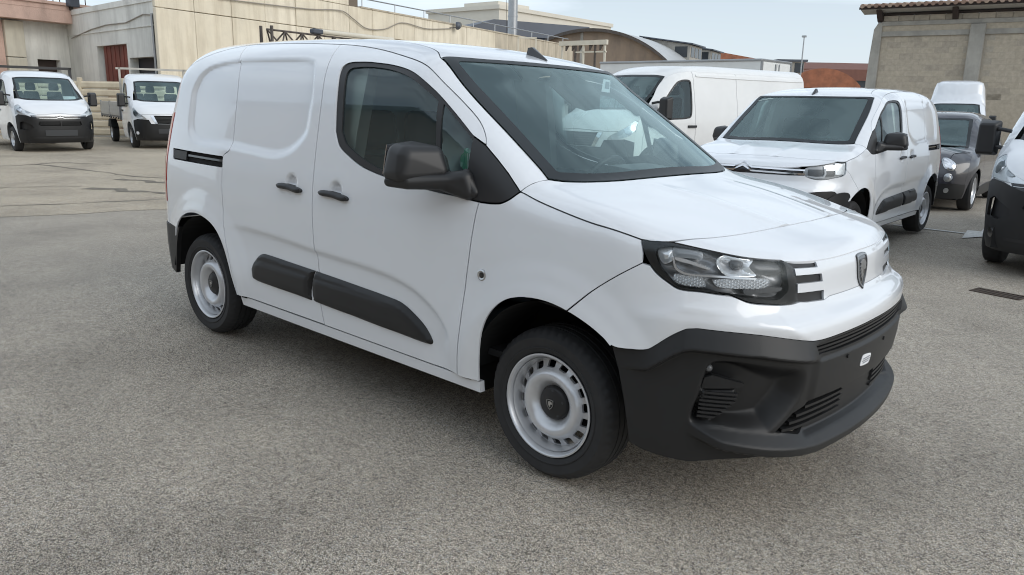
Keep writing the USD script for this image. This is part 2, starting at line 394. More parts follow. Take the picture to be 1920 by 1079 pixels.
PX = {
    'seam': [(-2.7014, 0.6341), (-2.2428, 0.6215), (-1.7436, 0.6013), (-1.5134, 0.5839), (-1.3179, 0.5669), (-1.078, 0.52), (-0.893, 0.4522), (-0.7572, 0.3828), (-0.6328, 0.3152), (-0.5314, 0.2525), (-0.477, 0.2086), (-0.4366, 0.1644), (-0.4196, 0.1352)],
    'roofline': [(-1.5724, 0.7282), (-1.53, 0.8041), (-1.2111, 0.6587), (-1.0501, 0.6125), (-0.9316, 0.5665), (-0.8643, 0.5328)],
    'ws_right': [(-0.8763, -0.6757), (-0.6156, -0.7199), (-0.362, -0.738), (-0.217, -0.7417), (-0.1375, -0.7541)],
    'ws_top': [(-0.8763, -0.6757), (-0.8011, -0.4171), (-0.7589, -0.0116), (-0.8068, 0.4591)],
    'ws_bot': [(-0.1375, -0.7541), (-0.1, -0.6965), (-0.0552, -0.5988), (-0.0156, -0.4633), (0.0103, -0.0746), (-0.1212, 0.7887)],
    'glass_in': [(-0.8029, -0.6331), (-0.7421, -0.3547), (-0.7025, 0.0076), (-0.7422, 0.4749)],
    'ws_fritbot': [(-0.1446, -0.6776), (-0.0904, -0.5533), (-0.0415, -0.2915), (-0.0737, 0.4116)],
    'win_out': [(-1.4287, 1.3484), (-1.4549, 1.4687), (-1.4735, 1.5723), (-1.4881, 1.6291), (-1.4889, 1.6601), (-1.4568, 1.6797), (-1.3668, 1.6849), (-1.2727, 1.6822), (-1.0918, 1.6651), (-0.937, 1.6323), (-0.7979, 1.5673), (-0.652, 1.4794), (-0.4943, 1.3746)],
    'win_low': [(-0.4835, 1.1249), (-0.7076, 1.1361), (-1.0071, 1.166), (-1.1866, 1.198), (-1.2926, 1.2365), (-1.3823, 1.2819), (-1.4287, 1.3484)],
    'glass_out': [(-1.3855, 1.3506), (-1.4086, 1.4701), (-1.4303, 1.573), (-1.4398, 1.625), (-1.4314, 1.6496), (-1.3983, 1.6602), (-1.254, 1.6623), (-1.0853, 1.6441), (-0.9463, 1.6105), (-0.8204, 1.5549), (-0.7431, 1.5144)],
    'glass_low': [(-0.6802, 1.2462), (-0.8446, 1.2215), (-1.0194, 1.1927), (-1.122, 1.2115), (-1.2394, 1.2488), (-1.3348, 1.2934), (-1.3855, 1.3506)],
    'divider': [(-0.7451, 1.5221), (-0.7116, 1.5078), (-0.6546, 1.2482), (-0.6857, 1.2458)],
    'quarter': [(-0.7096, 1.504), (-0.5625, 1.4081), (-0.4913, 1.3601), (-0.482, 1.177), (-0.5673, 1.2139), (-0.6568, 1.2481)],
    'sail': [(-0.4196, 1.3424), (-0.3397, 1.2901), (-0.3963, 1.3079), (-0.1908, 1.1756), (-0.2293, 1.141), (-0.2754, 1.122), (-0.3845, 1.1172), (-0.4835, 1.1249), (-0.482, 1.177), (-0.4913, 1.3601), (-0.4943, 1.3746)],
    'recess': [(-2.9634, 1.5624), (-2.9131, 1.6223), (-2.8209, 1.6657), (-2.5621, 1.6964), (-2.1852, 1.7045), (-1.8414, 1.7024), (-1.7401, 1.6784), (-1.6847, 1.5693), (-1.6583, 1.4084), (-1.6662, 1.3226), (-1.7226, 1.2603), (-1.8091, 1.2086), (-1.939, 1.1786), (-2.1565, 1.184), (-2.3902, 1.1958), (-2.7114, 1.1923), (-2.836, 1.2004), (-2.9372, 1.2431), (-2.98, 1.3336), (-2.9881, 1.4968)],
    'rail': [(-3.1687, 1.1513), (-2.479, 1.1459), (-2.4669, 1.0884), (-3.1515, 1.0882)],
    'B': [(-1.7563, 1.786), (-1.6819, 1.7444), (-1.5887, 1.5973), (-1.5863, 1.4556), (-1.5748, 1.3319), (-1.5644, 1.1812), (-1.5591, 1.0832), (-1.5578, 0.9301), (-1.5453, 0.8209), (-1.53, 0.7299), (-1.5185, 0.6282), (-1.4998, 0.4884), (-1.4865, 0.4035), (-1.4714, 0.3279)],
    'slr': [(-2.6734, 1.7814), (-2.4579, 1.6086), (-2.4241, 1.4078), (-2.4051, 1.2171), (-2.4702, 1.1517), (-2.4672, 1.0904), (-2.4558, 0.9468), (-2.4477, 0.8325), (-2.4559, 0.8114), (-2.405, 0.7015), (-2.3783, 0.6202)],
    'A': [(-0.3845, 1.1172), (-0.3986, 1.0827), (-0.4006, 1.0241), (-0.3999, 1.0686), (-0.4093, 0.9258), (-0.4303, 0.7765), (-0.4462, 0.5679), (-0.4724, 0.3421)],
    'mould': [(-2.1542, 0.5398), (-2.0721, 0.6031), (-1.9959, 0.6357), (-1.7843, 0.6318), (-1.5298, 0.6216), (-1.1931, 0.6078), (-0.8835, 0.5967), (-0.771, 0.5555), (-0.699, 0.5115), (-0.6501, 0.4759), (-0.6511, 0.4526), (-0.6686, 0.4373), (-0.8012, 0.4318), (-1.5662, 0.4655), (-2.1267, 0.4677), (-2.162, 0.4857)],
    'mouldcut': [(-1.5213, 0.6372), (-1.5511, 0.6084), (-1.569, 0.5717), (-1.5739, 0.5128), (-1.5641, 0.4561)],
    'farch': [(-0.3553, 0.2807), (-0.3417, 0.4331), (-0.3179, 0.5723), (-0.2678, 0.6695), (-0.1933, 0.7368), (-0.1044, 0.7682), (0.017, 0.7783), (0.1227, 0.7622), (0.2147, 0.7305), (0.2868, 0.6922), (0.3155, 0.6703)],
    'rarch': [(-3.0778, 0.6286), (-3.0384, 0.6865), (-2.9507, 0.7406), (-2.8416, 0.7713), (-2.7273, 0.7834), (-2.5789, 0.7532), (-2.4877, 0.7008), (-2.4334, 0.6226), (-2.3965, 0.5096), (-2.3736, 0.4151), (-2.3464, 0.354), (-2.3017, 0.3015)],
    'repeater': [(-0.3357, 0.8181)],
    'handle1': [(-1.8804, 1.0595), (-1.6336, 1.0506)],
    'handle2': [(-1.4976, 1.0506), (-1.2423, 1.0377)],
    'hoodside': [(-0.1872, -0.8696), (-0.093, -0.8805), (0.0356, -0.8848), (0.1751, -0.8902), (0.2734, -0.8836), (0.3401, -0.8787), (0.3834, -0.8748)],
    'pillarfoot': [(-0.1375, -0.7541), (-0.1459, -0.7668), (-0.1656, -0.8312), (-0.1879, -0.8689)],
    'hoodfront': [(0.3937, -0.8732), (0.488, -0.8258), (0.5691, -0.6769), (0.6149, -0.4732), (0.6452, -0.2041)],
    'nosetop': [(0.4938, -0.8198), (0.5942, -0.7745), (0.6866, -0.705), (0.7392, -0.6398), (0.7893, -0.5378)],
    'noselow': [(-0.5552, 1.0163), (-0.4806, 1.0109), (-0.3895, 1.0069), (-0.2332, 1.0044), (-0.0696, 1.0059), (0.0794, 1.0058)],
    'lamp_top': [(-1.0389, 1.0624), (-1.0229, 1.0718), (-0.9933, 1.0726), (-0.9345, 1.0657), (-0.8249, 1.0488), (-0.7191, 1.0313), (-0.6424, 1.0225), (-0.5534, 1.0148)],
    'lamp_low': [(-0.4925, 0.866), (-0.5407, 0.8629), (-0.6238, 0.8692), (-0.6898, 0.8776), (-0.7416, 0.8979), (-0.7688, 0.9006), (-0.8357, 0.9073), (-0.9026, 0.91), (-0.9381, 0.9293), (-0.975, 0.9558), (-1.0026, 0.9873), (-1.024, 1.0235), (-1.0389, 1.0624)],
    'slot1': [(-0.5534, 1.0148), (-0.3942, 1.0049), (-0.3884, 0.9853), (-0.5212, 0.9936)],
    'slot2': [(-0.5162, 0.9618), (-0.3649, 0.9522), (-0.355, 0.9244), (-0.5065, 0.9333)],
    'slot3': [(-0.5027, 0.8977), (-0.3426, 0.8883), (-0.3446, 0.8536), (-0.4501, 0.8602), (-0.4925, 0.866)],
    'lampends': [(-0.5534, 1.0148), (-0.5212, 0.9936), (-0.5162, 0.9618), (-0.5065, 0.9333), (-0.5027, 0.8977), (-0.4925, 0.866)],
    'badge': [(-0.0817, 0.9825), (-0.0581, 0.9881), (0.0195, 0.9878), (0.061, 0.9834), (0.0647, 0.9685), (0.0644, 0.9066), (0.0428, 0.8696), (-0.0097, 0.8514), (-0.0604, 0.8423), (-0.0653, 0.8591), (-0.0828, 0.9258)],
    'seamside': [(-1.0262, 0.986), (-1.1166, 0.9214), (-1.1982, 0.854), (-1.2763, 0.7935)],
    'archtip': [(-1.1128, 0.6703)],
    'bumptop': [(-1.114, 0.6751), (-1.0848, 0.6686), (-1.0338, 0.6723), (-0.9865, 0.6808), (-0.9647, 0.6972), (-0.9199, 0.7414), (-0.8765, 0.775), (-0.8563, 0.7807), (-0.836, 0.7837), (-0.6596, 0.7751), (-0.4698, 0.7389)],
    'bumptop2': [(-0.4698, 0.7389), (-0.4355, 0.7362), (-0.3341, 0.738), (-0.1941, 0.7414), (-0.0613, 0.7426)],
    'intakeU': [(-0.4457, 0.7239), (-0.3322, 0.7303), (-0.0576, 0.7331), (-0.0022, 0.6776), (-0.3023, 0.6782), (-0.4218, 0.6833)],
    'crease': [(-0.8877, 0.8457), (-0.7393, 0.8385), (-0.5808, 0.8089), (-0.5245, 0.7806), (-0.4866, 0.7417)],
    'fog': [(-0.8043, 0.6519), (-0.7739, 0.6759), (-0.6499, 0.6723), (-0.5079, 0.6523), (-0.4734, 0.6055), (-0.4896, 0.5149), (-0.5824, 0.4029), (-0.623, 0.4), (-0.7438, 0.4274), (-0.8361, 0.4347), (-0.8245, 0.5462)],
    'foggrille': [(-0.812, 0.5619), (-0.7, 0.5739), (-0.7048, 0.5234), (-0.7415, 0.4743), (-0.7769, 0.4423), (-0.8159, 0.4476)],
    'fogtop': [(-0.8052, 0.6033), (-0.7824, 0.6153), (-0.6842, 0.5899), (-0.7, 0.5739), (-0.812, 0.5619)],
    'sensor': [(-0.7947, 0.6419)],
    'intakeL': [(-0.5692, 0.4012), (-0.501, 0.4742), (-0.3707, 0.5085), (-0.1997, 0.4931), (-0.1686, 0.4289), (-0.4814, 0.3791)],
    'plate': [(-0.4372, 0.6341), (0.0737, 0.6307), (0.1696, 0.4955), (-0.0901, 0.5107), (-0.2009, 0.4955), (-0.3538, 0.504), (-0.3991, 0.5883)],
    'sticker': [(-0.1193, 0.5673), (-0.1161, 0.6086), (-0.0293, 0.6006), (-0.0153, 0.5624)],
    'platemarks': [(0.1069, 0.6283), (-0.2402, 0.646)],
    'lipout': [(-0.8387, 0.4323), (-0.8118, 0.3995), (-0.766, 0.3637), (-0.6088, 0.3535), (-0.3726, 0.2903), (-0.1814, 0.2867), (0.0524, 0.29)],
    'lipin': [(-0.8387, 0.4323), (-0.7434, 0.4228), (-0.6226, 0.3971), (-0.5632, 0.3909), (-0.4435, 0.3735), (-0.0124, 0.3751)],
    'bumplow': [(-1.0237, 0.3058), (-0.9601, 0.2849), (-0.8662, 0.2745), (-0.8144, 0.2756), (-0.7149, 0.2949), (-0.6005, 0.3033), (-0.5091, 0.3074), (-0.3726, 0.2903)],
    'film': [(-0.5392, 1.3241), (-0.5012, 1.3155), (-0.4751, 1.2953), (-0.4644, 1.2228), (-0.4766, 1.1812), (-0.4991, 1.1976), (-0.5573, 1.2671)],
    'stickerws': [(-0.7376, 0.4252), (-0.7591, 0.5427), (-0.599, 0.2941), (-0.5932, 0.2079)],
    'camhousing': [(-0.6945, -0.0598), (-0.7003, 0.1094), (-0.6677, 0.192), (-0.5534, 0.143), (-0.5331, -0.0279), (-0.5655, -0.0597), (-0.656, -0.0488)],
    'antenna': [(-0.8467, 0.0217)],
    'rearsil': [(-3.2149, 1.075), (-3.1768, 1.3146), (-3.1102, 1.4839), (-3.1093, 1.6847), (-3.0762, 1.7838)],
    'rearbump': [(-3.2545, 0.6603), (-3.1005, 0.6195), (-3.1185, 0.4563), (-3.0649, 0.3632), (-3.1664, 0.4238), (-3.2178, 0.5123)],
    'li_lens': [(-0.9316, 1.0499), (-0.8256, 1.0406), (-0.7207, 1.0245), (-0.645, 1.0154), (-0.5641, 1.0038), (-0.5569, 0.9654), (-0.5489, 0.914), (-0.5875, 0.8857), (-0.6523, 0.892), (-0.7522, 0.9034), (-0.8364, 0.9171), (-0.9033, 0.9198), (-0.9231, 0.9351), (-0.971, 0.9953), (-0.9797, 1.0345), (-0.9541, 1.0455)],
    'li_turn': [(-0.9779, 1.0346), (-0.9644, 1.0423), (-0.9313, 1.0461), (-0.9268, 1.0081), (-0.9429, 0.9929), (-0.9601, 0.9908), (-0.9754, 1.0141)],
    'li_barTop': [(-0.9281, 1.0502), (-0.8411, 1.0422), (-0.8393, 1.016), (-0.873, 1.0171), (-0.9249, 1.0197)],
    'li_bladeA': [(-0.9241, 1.0179), (-0.8725, 1.0078), (-0.8111, 0.9863), (-0.8176, 0.9821), (-0.8718, 0.9965), (-0.9199, 1.0069)],
    'li_refl': [(-0.7919, 1.0188), (-0.7667, 1.0316), (-0.7208, 1.0238), (-0.6724, 1.0184), (-0.6889, 0.9962), (-0.665, 0.9665), (-0.736, 0.9638), (-0.7668, 0.9683), (-0.7916, 0.997)],
    'li_proj': [(-0.7359, 1.0204), (-0.7105, 1.0188), (-0.707, 0.9997), (-0.7195, 0.985), (-0.7404, 0.9881), (-0.7474, 1.0062)],
    'li_drum': [(-0.6771, 1.0152), (-0.5647, 1.0021), (-0.5615, 0.9695), (-0.6304, 0.9658), (-0.6651, 0.9703), (-0.6873, 0.9926)],
    'li_low1': [(-0.9196, 0.957), (-0.8824, 0.9553), (-0.8359, 0.9559), (-0.8236, 0.9221), (-0.8665, 0.92), (-0.9071, 0.9252), (-0.9217, 0.9392)],
    'li_low2': [(-0.7989, 0.9473), (-0.7218, 0.9548), (-0.6178, 0.95), (-0.6319, 0.9235), (-0.702, 0.9204), (-0.7671, 0.9221), (-0.7909, 0.9285)],
    'li_low3': [(-0.6987, 0.9244), (-0.5589, 0.9189), (-0.5671, 0.9077), (-0.6458, 0.9043), (-0.6969, 0.901)],
    'li_sweep': [(-0.9276, 1.0194), (-0.9147, 0.9826), (-0.8832, 0.9668), (-0.8232, 0.9646), (-0.7632, 0.9646), (-0.6647, 0.9589), (-0.6682, 0.9544), (-0.7662, 0.9577), (-0.8261, 0.9586), (-0.8895, 0.9604), (-0.9193, 0.9763), (-0.9295, 1.0078)],
}
# ------------------------------------------------------------------ the small panel van, panel by panel
def tidy(pts): return [tuple(map(float, p)) for p in pts]
def mirror_pts(pts): return [(x, -y) for x, y in pts][::-1]
def circle(cx, cy, r, n=24, a0=0, a1=360):
    t = np.radians(np.linspace(a0, a1, n, endpoint=(a1 - a0) < 360)); return np.stack([cx + r * np.cos(t), cy + r * np.sin(t)], -1)
def thick(pts, w):
    return biggest(LineString(pts).buffer(w, cap_style='flat'))

def wheel(parent, x, y, R=0.323, rr=0.216, side=-1, hub='lion', nh=16, steer=0.0, detail=True):
    """A tyre on a pierced steel rim; the outside faces side * y."""
    s = side
    n = 150 if detail else 48
    t = R - 0.004
    prof = [(rr - .012, .030), (rr + .004, .012), (rr + .012, .004), (rr + .024, .000), (rr + .026, -.003), (rr + .030, -.003), (rr + .032, .000), (rr + .045, -.003), (rr + .060, -.004), (rr + .066, -.005), (rr + .069, -.005), (rr + .072, -.002), (t - .022, .008), (t - .010, .020), (t - .004, .030)]
    if detail:
        for g in (.062, .098, .134): prof += [(t, g - .008), (t, g - .0045), (t - .007, g - .003), (t - .007, g + .003), (t, g + .0045), (t, g + .008)]
    prof += [(t, .17), (t - .010, .186), (t - .03, .198), (rr + .03, .200), (rr - .01, .18)]
    tv, tf = lathe(prof, n)
    if detail:                                        # shoulder blocks: cuts across the tread edge
        r = np.hypot(tv[:, 0], tv[:, 2]); th = np.arctan2(tv[:, 2], tv[:, 0]); k = np.arange(len(tv)) // len(prof)
        cut = ((k % 3) == 0) & (r > t - .016) & (np.abs(tv[:, 1] - .1) > .050)
        sc = np.where(cut, (r - .0065) / r, 1.0); tv[:, 0] *= sc; tv[:, 2] *= sc
    place = lambda m: moved((np.asarray(m[0]) * [1, -s, 1], np.asarray(m[1]) if s < 0 else np.asarray(m[1])[:, ::-1]), rot([0, 0, 1], steer), (x, y, R))
    tyre = obj('tyre', place((tv, tf)), 'rubber', parent, smooth=40)
    # rim: flange, barrel, pierced disc
    fl = lathe([(rr - .016, .03), (rr - .012, .010), (rr - .004, .002), (rr + .002, .004), (rr + .001, .010), (rr - .008, .012)][::-1] + [(rr - .020, .022), (rr - .028, .045), (rr - .034, .060), (rr - .034, .16)], n)
    rim = obj('rim', place((fl[0], fl[1])), 'steel_rim', parent, smooth=35)
    h = Tab([(0, .070), (.055, .070), (.068, .066), (.080, .056), (.098, .032), (.114, .020), (.126, .018), (.138, .026), (.150, .042), (.166, .056), (.186, .064)])
    disc = Point(0, 0).buffer(rr - .032, 40)
    hs = []
    for k in range(nh):
        a = 2 * math.pi * (k + .35) / nh
        hole = shapely.affinity.translate(sbox(-.0090, -.0135, .0090, .0135).buffer(.0055, 4), 0, 0)
        hole = shapely.affinity.rotate(hole, math.degrees(a), origin=(0, 0)); hole = shapely.affinity.translate(hole, (rr - .050) * math.cos(a), (rr - .050) * math.sin(a))
        hs.append(hole)
    disc = disc.difference(shapely.union_all(hs))
    P, T, rings = tri_fill(disc, .010 if detail else .022)
    rad = np.hypot(P[:, 0], P[:, 1]); V = np.stack([P[:, 0], h(rad), P[:, 1]], -1)
    vs, fs, base = [V], [T], len(V)
    for r in rings:
        a = V[r]; b = a + [0, .012, 0]; k = len(r); i = np.arange(k); j = (i + 1) % k
        vs.append(np.vstack([a, b])); fs.append(np.vstack([np.stack([i, j, j + k], -1), np.stack([i, j + k, i + k], -1)]) + base); base += 2 * k
    obj('wheel_disc', place((np.vstack(vs), np.vstack(fs))), 'steel_rim', rim, smooth=30)
    obj('brake_drum', place(lathe([(.0, .085), (.13, .085), (.14, .095), (.14, .17)], 40)), 'void_black', rim, smooth=30)
    if hub:
        cap = obj('hub_cap', place(lathe([(0, .030), (.020, .030), (.034, .032), (.040, .036), (.060, .040), (.068, .046), (.074, .058), (.074, .075)], 40)), 'gloss_black' if False else 'black_plastic', rim, smooth=30)
        if detail:
            nuts = [moved(lathe([(0, .028), (.007, .029), (.009, .034), (.009, .05)], 10), None, (.053 * math.cos(a), .010, .053 * math.sin(a))) for a in np.radians(np.arange(5) * 72 + 18)]
            obj('wheel_nuts', place(join(*nuts)), 'cabin_grey', cap, smooth=30)
            if hub == 'lion': obj('emblem', place(shield_mesh(.042, lambda q: np.stack([q[:, 0], .0275 + 0 * q[:, 0], q[:, 1]], -1), [0, -1, 0])), 'satin_chrome', cap, smooth=False)
    return tyre

LION = [  # a lion's head in profile, facing left, inside a unit-high shield
    [(-.30, .20), (-.22, .30), (-.05, .36), (.12, .34), (.24, .26), (.16, .24), (.28, .14), (.16, .14), (.27, .02), (.14, .04), (.22, -.10), (.10, -.06), (.15, -.22), (.04, -.16), (.05, -.32), (-.05, -.22), (-.09, -.12), (-.02, -.04), (-.06, .04), (-.14, .02), (-.22, .06), (-.26, .00), (-.31, .08), (-.26, .12)],
]
def shield_ring(h):
    w = h * .90
    r = [(-.40, .47), (-.2, .495), (0, .50), (.2, .495), (.40, .47), (.45, .44), (.46, .30), (.43, .05), (.35, -.18), (.22, -.36), (0, -.52), (-.22, -.36), (-.35, -.18), (-.43, .05), (-.46, .30), (-.45, .44)]
    return Polygon([(x * w, y * h) for x, y in r])
def shield_mesh(h, lift, n, inner=True):
    """The raised lines of a shield emblem: rim and lion's head; lift puts plane points on the surface, n is the way out."""
    sh = shield_ring(h); rim = sh.difference(sh.buffer(-.045 * h))
    head = Polygon([(-x * h * .95, y * h * .95) for x, y in LION[0]]).buffer(0)
    out = []
    for g in (rim, head):
        P, T, rings = tri_fill(biggest(g), h * .06); V = lift(P) + np.asarray(n) * .003
        vs, fs, base = [V, V - np.asarray(n) * .004], [T, T[:, ::-1] + len(V)], 2 * len(V)
        for r in rings:
            k = len(r); i = r; j = np.roll(r, -1)
            fs.append(np.vstack([np.stack([i, i + len(V), j + len(V)], -1), np.stack([i, j + len(V), j], -1)]))
        out.append((np.vstack(vs), np.vstack(fs)))
    return join(*out)

def k9_shapes():
    """The outlines of all panels on the van's right side, in the domains of the body surface."""
    B, X = K9, {k: tidy(v) for k, v in PX.items()}
    S = {}
    c3 = lambda dom, pts: B.solve(dom, np.asarray(pts)[:, 0], np.asarray(pts)[:, 1])[0]
    # roof seam, smoothed, carried on to the tail
    y_of = [(-3.4, .615), (-2.7, .615), (-2.2, .617), (-1.75, .630), (-1.5, .645), (-1.3, .664), (-1.1, .695)]
    seam_back = B.conv([(x, -y) for x, y in y_of], 'T', 'C')
    seam = curve(np.vstack([seam_back, X['seam'][6:]]), 6)
    S['seam'] = seam; seamS = B.conv(seam, 'C', 'S')
    rl = B.conv([(-3.4, -.475), (-2.6, -.475), (-1.9, -.48), (-1.55, -.492), (-1.21, -.542), (-1.05, -.580), (-.95, -.622), (-.876, -.672)], 'T', 'C')
    S['roofline'] = rl = curve(rl, 6)
    wsr = curve([(-.876, -.672), (-.616, -.716), (-.362, -.738), (-.217, -.748), (-.142, -.756)], 6)
    top = curve([(-.876, -.672), (-.835, -.55), (-.80, -.417), (-.768, -.2), (-.757, 0), (-.768, .2), (-.80, .417), (-.835, .55), (-.876, .672)], 5)
    bot = curve([(-.142, -.756), (-.1, -.69), (-.055, -.590), (-.012, -.43), (.012, -.22), (.020, 0), (.012, .22), (-.012, .43), (-.055, .590), (-.1, .69), (-.142, .756)], 5)
    S['ws'] = poly(top, np.asarray(mirror_pts(wsr))[::-1][1:-1] if False else [(x, -y) for x, y in wsr][1:-1], bot[::-1], wsr[::-1][1:-1])
    gin = [(-.815, -.628), (-.765, -.40), (-.735, -.2), (-.726, 0)]
    gbot = [(-.150, -.690), (-.098, -.555), (-.060, -.40), (-.038, -.2), (-.032, 0)]
    full = lambda h: list(map(tuple, curve(h + [(x, -y) for x, y in h[-2::-1]], 5)))
    gt, gb = full(gin), full(gbot)
    S['ws_in'] = poly(gt, gb[::-1]).buffer(-.02).buffer(.02)
    # side panels
    A = curve(X['A'][:1] + [(-.394, 1.07), (-.403, 1.0), (-.414, .90), (-.431, .777), (-.446, .60), (-.460, .46), (-.474, .342)], 5)
    Bl = curve([(-1.768, 1.84), (-1.66, 1.765), (-1.612, 1.66), (-1.59, 1.54), (-1.577, 1.40), (-1.566, 1.23), (-1.557, 1.08), (-1.551, .95), (-1.543, .80), (-1.525, .66), (-1.503, .49), (-1.478, .335)], 5)
    Sl = curve([(-2.70, 1.84), (-2.60, 1.78), (-2.50, 1.68), (-2.455, 1.58), (-2.428, 1.41), (-2.408, 1.22), (-2.412, 1.19), (-2.470, 1.155), (-2.468, 1.09), (-2.460, .95), (-2.445, .80), (-2.412, .68), (-2.375, .58), (-2.345, .45), (-2.325, .345)], 5)
    win = poly(curve(X['win_out'], 6), curve(X['win_out'][-1:] + [(-.484, 1.30), (-.478, 1.20), (-.484, 1.125)], 4)[1:], curve(X['win_low'], 6)[1:-1])
    sail = poly(curve(X['seam'][-1:] and list(map(tuple, seamS[-1:])) + [(-.345, 1.293), (-.27, 1.24), (-.191, 1.176)], 4), curve([(-.191, 1.176), (-.228, 1.143), (-.275, 1.123), (-.385, 1.117), (-.484, 1.124)], 5)[1:], [(-.478, 1.20), (-.484, 1.30), (-.494, 1.376)])
    S['sail'], S['win'] = sail, win
    far = curve([(-.352, .24), (-.350, .33), (-.342, .433), (-.318, .572), (-.268, .669), (-.193, .737), (-.104, .770), (.017, .780), (.123, .764), (.215, .732), (.287, .694), (.318, .668)], 5)
    rar = curve([(-3.16, .44), (-3.125, .54), (-3.078, .635), (-3.025, .700), (-2.951, .747), (-2.842, .778), (-2.727, .784), (-2.579, .755), (-2.488, .701), (-2.433, .623), (-2.396, .51), (-2.374, .415), (-2.350, .354), (-2.318, .290)], 5)
    dbot = [(-.474, .342), (-.70, .343), (-1.1, .346), (-1.478, .349)]
    below = lambda pg, pts: pg
    up = seamS
    doorzone = poly(A, [(-.474, .342), (-1.478, .347)], Bl[::-1], [(-1.2, 1.9), (-.42, 1.9), (-.42, 1.342)]).intersection(Polygon(np.vstack([up[up[:, 0] > -3.38], [(-.42, 1.342), (-.3, 1.342), (-.3, -.2), (-3.38, -.2)]])).buffer(0))
    fender_top = curve(B.conv(X['hoodside'], 'T', 'S'), 4)
    fender_top = curve([(-.191, 1.176), (-.093, 1.150), (.035, 1.124), (.173, 1.100), (.268, 1.088), (.333, 1.077), (.386, 1.066)], 4)
    S['fender_top'] = fender_top
    side_seam = curve([(.409, .986), (.312, .921), (.223, .854), (.128, .762)], 4)
    S['side_seam'] = B.conv(side_seam, 'S', 'F')
    fen = poly(A[::-1], [(-.385, 1.117), (-.275, 1.123), (-.228, 1.143)], fender_top, [(.398, 1.045), (.407, 1.02), (.409, .986)], side_seam[1:], far[far[:, 0] < .12][::-1], [(-.352, .285), (-.474, .288)])
    strip = poly([(-.352, .285), (-.352, .338), (-1.4, .343), (-2.33, .345), (-2.316, .287), (-1.4, .285)])
    S['sill'] = strip.buffer(-.001)
    seg = lambda a, b: up[(up[:, 0] < a) & (up[:, 0] > b)]
    under = Polygon(np.vstack([up[up[:, 0] > -3.38], [(.3, 1.342), (.3, -.2), (-3.38, -.2)]])).buffer(0)
    sld = poly(Bl, [(-1.478, .349), (-2.325, .349)], Sl[::-1]).intersection(under)
    rcut = Polygon(np.vstack([rar, [(-2.318, .1), (-3.3, .1)]]))
    qua = poly(Sl, [(-2.325, .346)], [(-2.34, .345)], rar[::-1][2:-4], [(-3.085, .655), (-3.26, .655), (-3.26, 1.84)]).intersection(under)
    gap = .0030
    S['A_line'], S['sill_line'] = A[1:], [(-.40, .346), (-1.4, .349), (-2.30, .350)]
    S['B_line'], S['slide_line'] = Bl[(Bl[:, 1] < 1.77)], Sl[(Sl[:, 1] < 1.77) & (Sl[:, 1] > .62) & ~((Sl[:, 1] > 1.08) & (Sl[:, 1] < 1.17))]
    hole = win.union(sail)
    S['door'] = biggest(doorzone.difference(hole.buffer(.001)).buffer(-gap))
    S['fender'] = biggest(fen.difference(sail.buffer(.002)).difference(strip.buffer(.002)).buffer(-gap))
    S['slider'] = biggest(sld.difference(rcut).difference(strip.buffer(.001)).buffer(-gap))
    rail = poly(curve([(-3.17, 1.152), (-2.9, 1.150), (-2.475, 1.149)], 3), [(-2.472, 1.09), (-3.155, 1.088)]).buffer(-.006).buffer(.006)
    S['rail'] = rail
    S['quarter'] = biggest(qua.difference(rcut).difference(rail).buffer(-gap))
    S['rear_bumper'] = poly(rar[(rar[:, 0] < -3.0)], [(-3.045, .655), (-3.26, .655), (-3.26, .34), (-3.12, .31)]).difference(rcut)
    g1 = poly(curve(X['glass_out'], 6), curve(X['glass_low'], 6)[:-1]); S['glass'] = g1
    S['qglass'] = poly(curve(X['quarter'][:3], 4), curve([(-.491, 1.36), (-.482, 1.27), (-.482, 1.185)], 4)[1:], X['quarter'][3:])
    S['recess'] = curve(X['recess'], 6, closed=True)
    mould = curve([(-2.160, .50), (-2.158, .545), (-2.110, .610), (-2.06, .636), (-2.0, .640), (-1.8, .634), (-1.5, .624), (-1.2, .612), (-.95, .600), (-.86, .590), (-.775, .556), (-.70, .512), (-.651, .460), (-.648, .442), (-.665, .432), (-.80, .432), (-1.2, .444), (-1.6, .456), (-2.0, .464), (-2.125, .468), (-2.150, .478)], 5, closed=True)
    mp = Polygon(mould); cut = np.vstack([curve([(-1.538, .66), (-1.548, .62), (-1.560, .60), (-1.568, .55), (-1.568, .5), (-1.555, .43)], 4)])
    S['mould'] = [biggest(g) for g in mp.difference(LineString(cut).buffer(.004)).geoms]
    # front
    hs = [(-.187, -.868), (-.093, -.879), (.035, -.884), (.173, -.884), (.268, -.880), (.333, -.878), (.392, -.878)]
    hsH = B.conv(fender_top, 'S', 'H')
    hfr = curve(B.conv([(.40, -.872), (.49, -.822), (.569, -.677), (.615, -.473), (.642, -.22), (.652, 0)], 'T', 'H'), 5)
    S['hfr'] = hfr
    foot = B.conv([(-.142, -.756), (-.150, -.79), (-.166, -.826)], 'T', 'H')
    cowl = B.conv(bot[bot[:, 1] < 1e-6][::-1], 'T', 'H')
    half = np.vstack([hsH, hfr[1:], cowl, foot[1:]])
    S['bonnet_half'] = half
    S['hood_line'] = np.vstack([hsH[:-2], hfr[2:]])
    mid = 0.8 * math.pi / 2
    mir = lambda a: np.stack([a[:, 0], 2 * mid - a[:, 1]], -1)
    bon = Polygon(np.vstack([hsH, hfr[1:-1], mir(np.vstack([hsH, hfr[1:]]))[::-1], mir(np.vstack([cowl, foot[1:]])), np.vstack([cowl[1:-1], foot[1:]])])) if False else None
    right = np.vstack([foot[::-1], hsH, hfr[1:]])          # from the pillar foot round to the nose middle
    ring = np.vstack([right, mir(right)[::-1][1:]])
    cw = np.vstack([cowl[::-1], mir(cowl)[1:]])            # from the right pillar to the left one
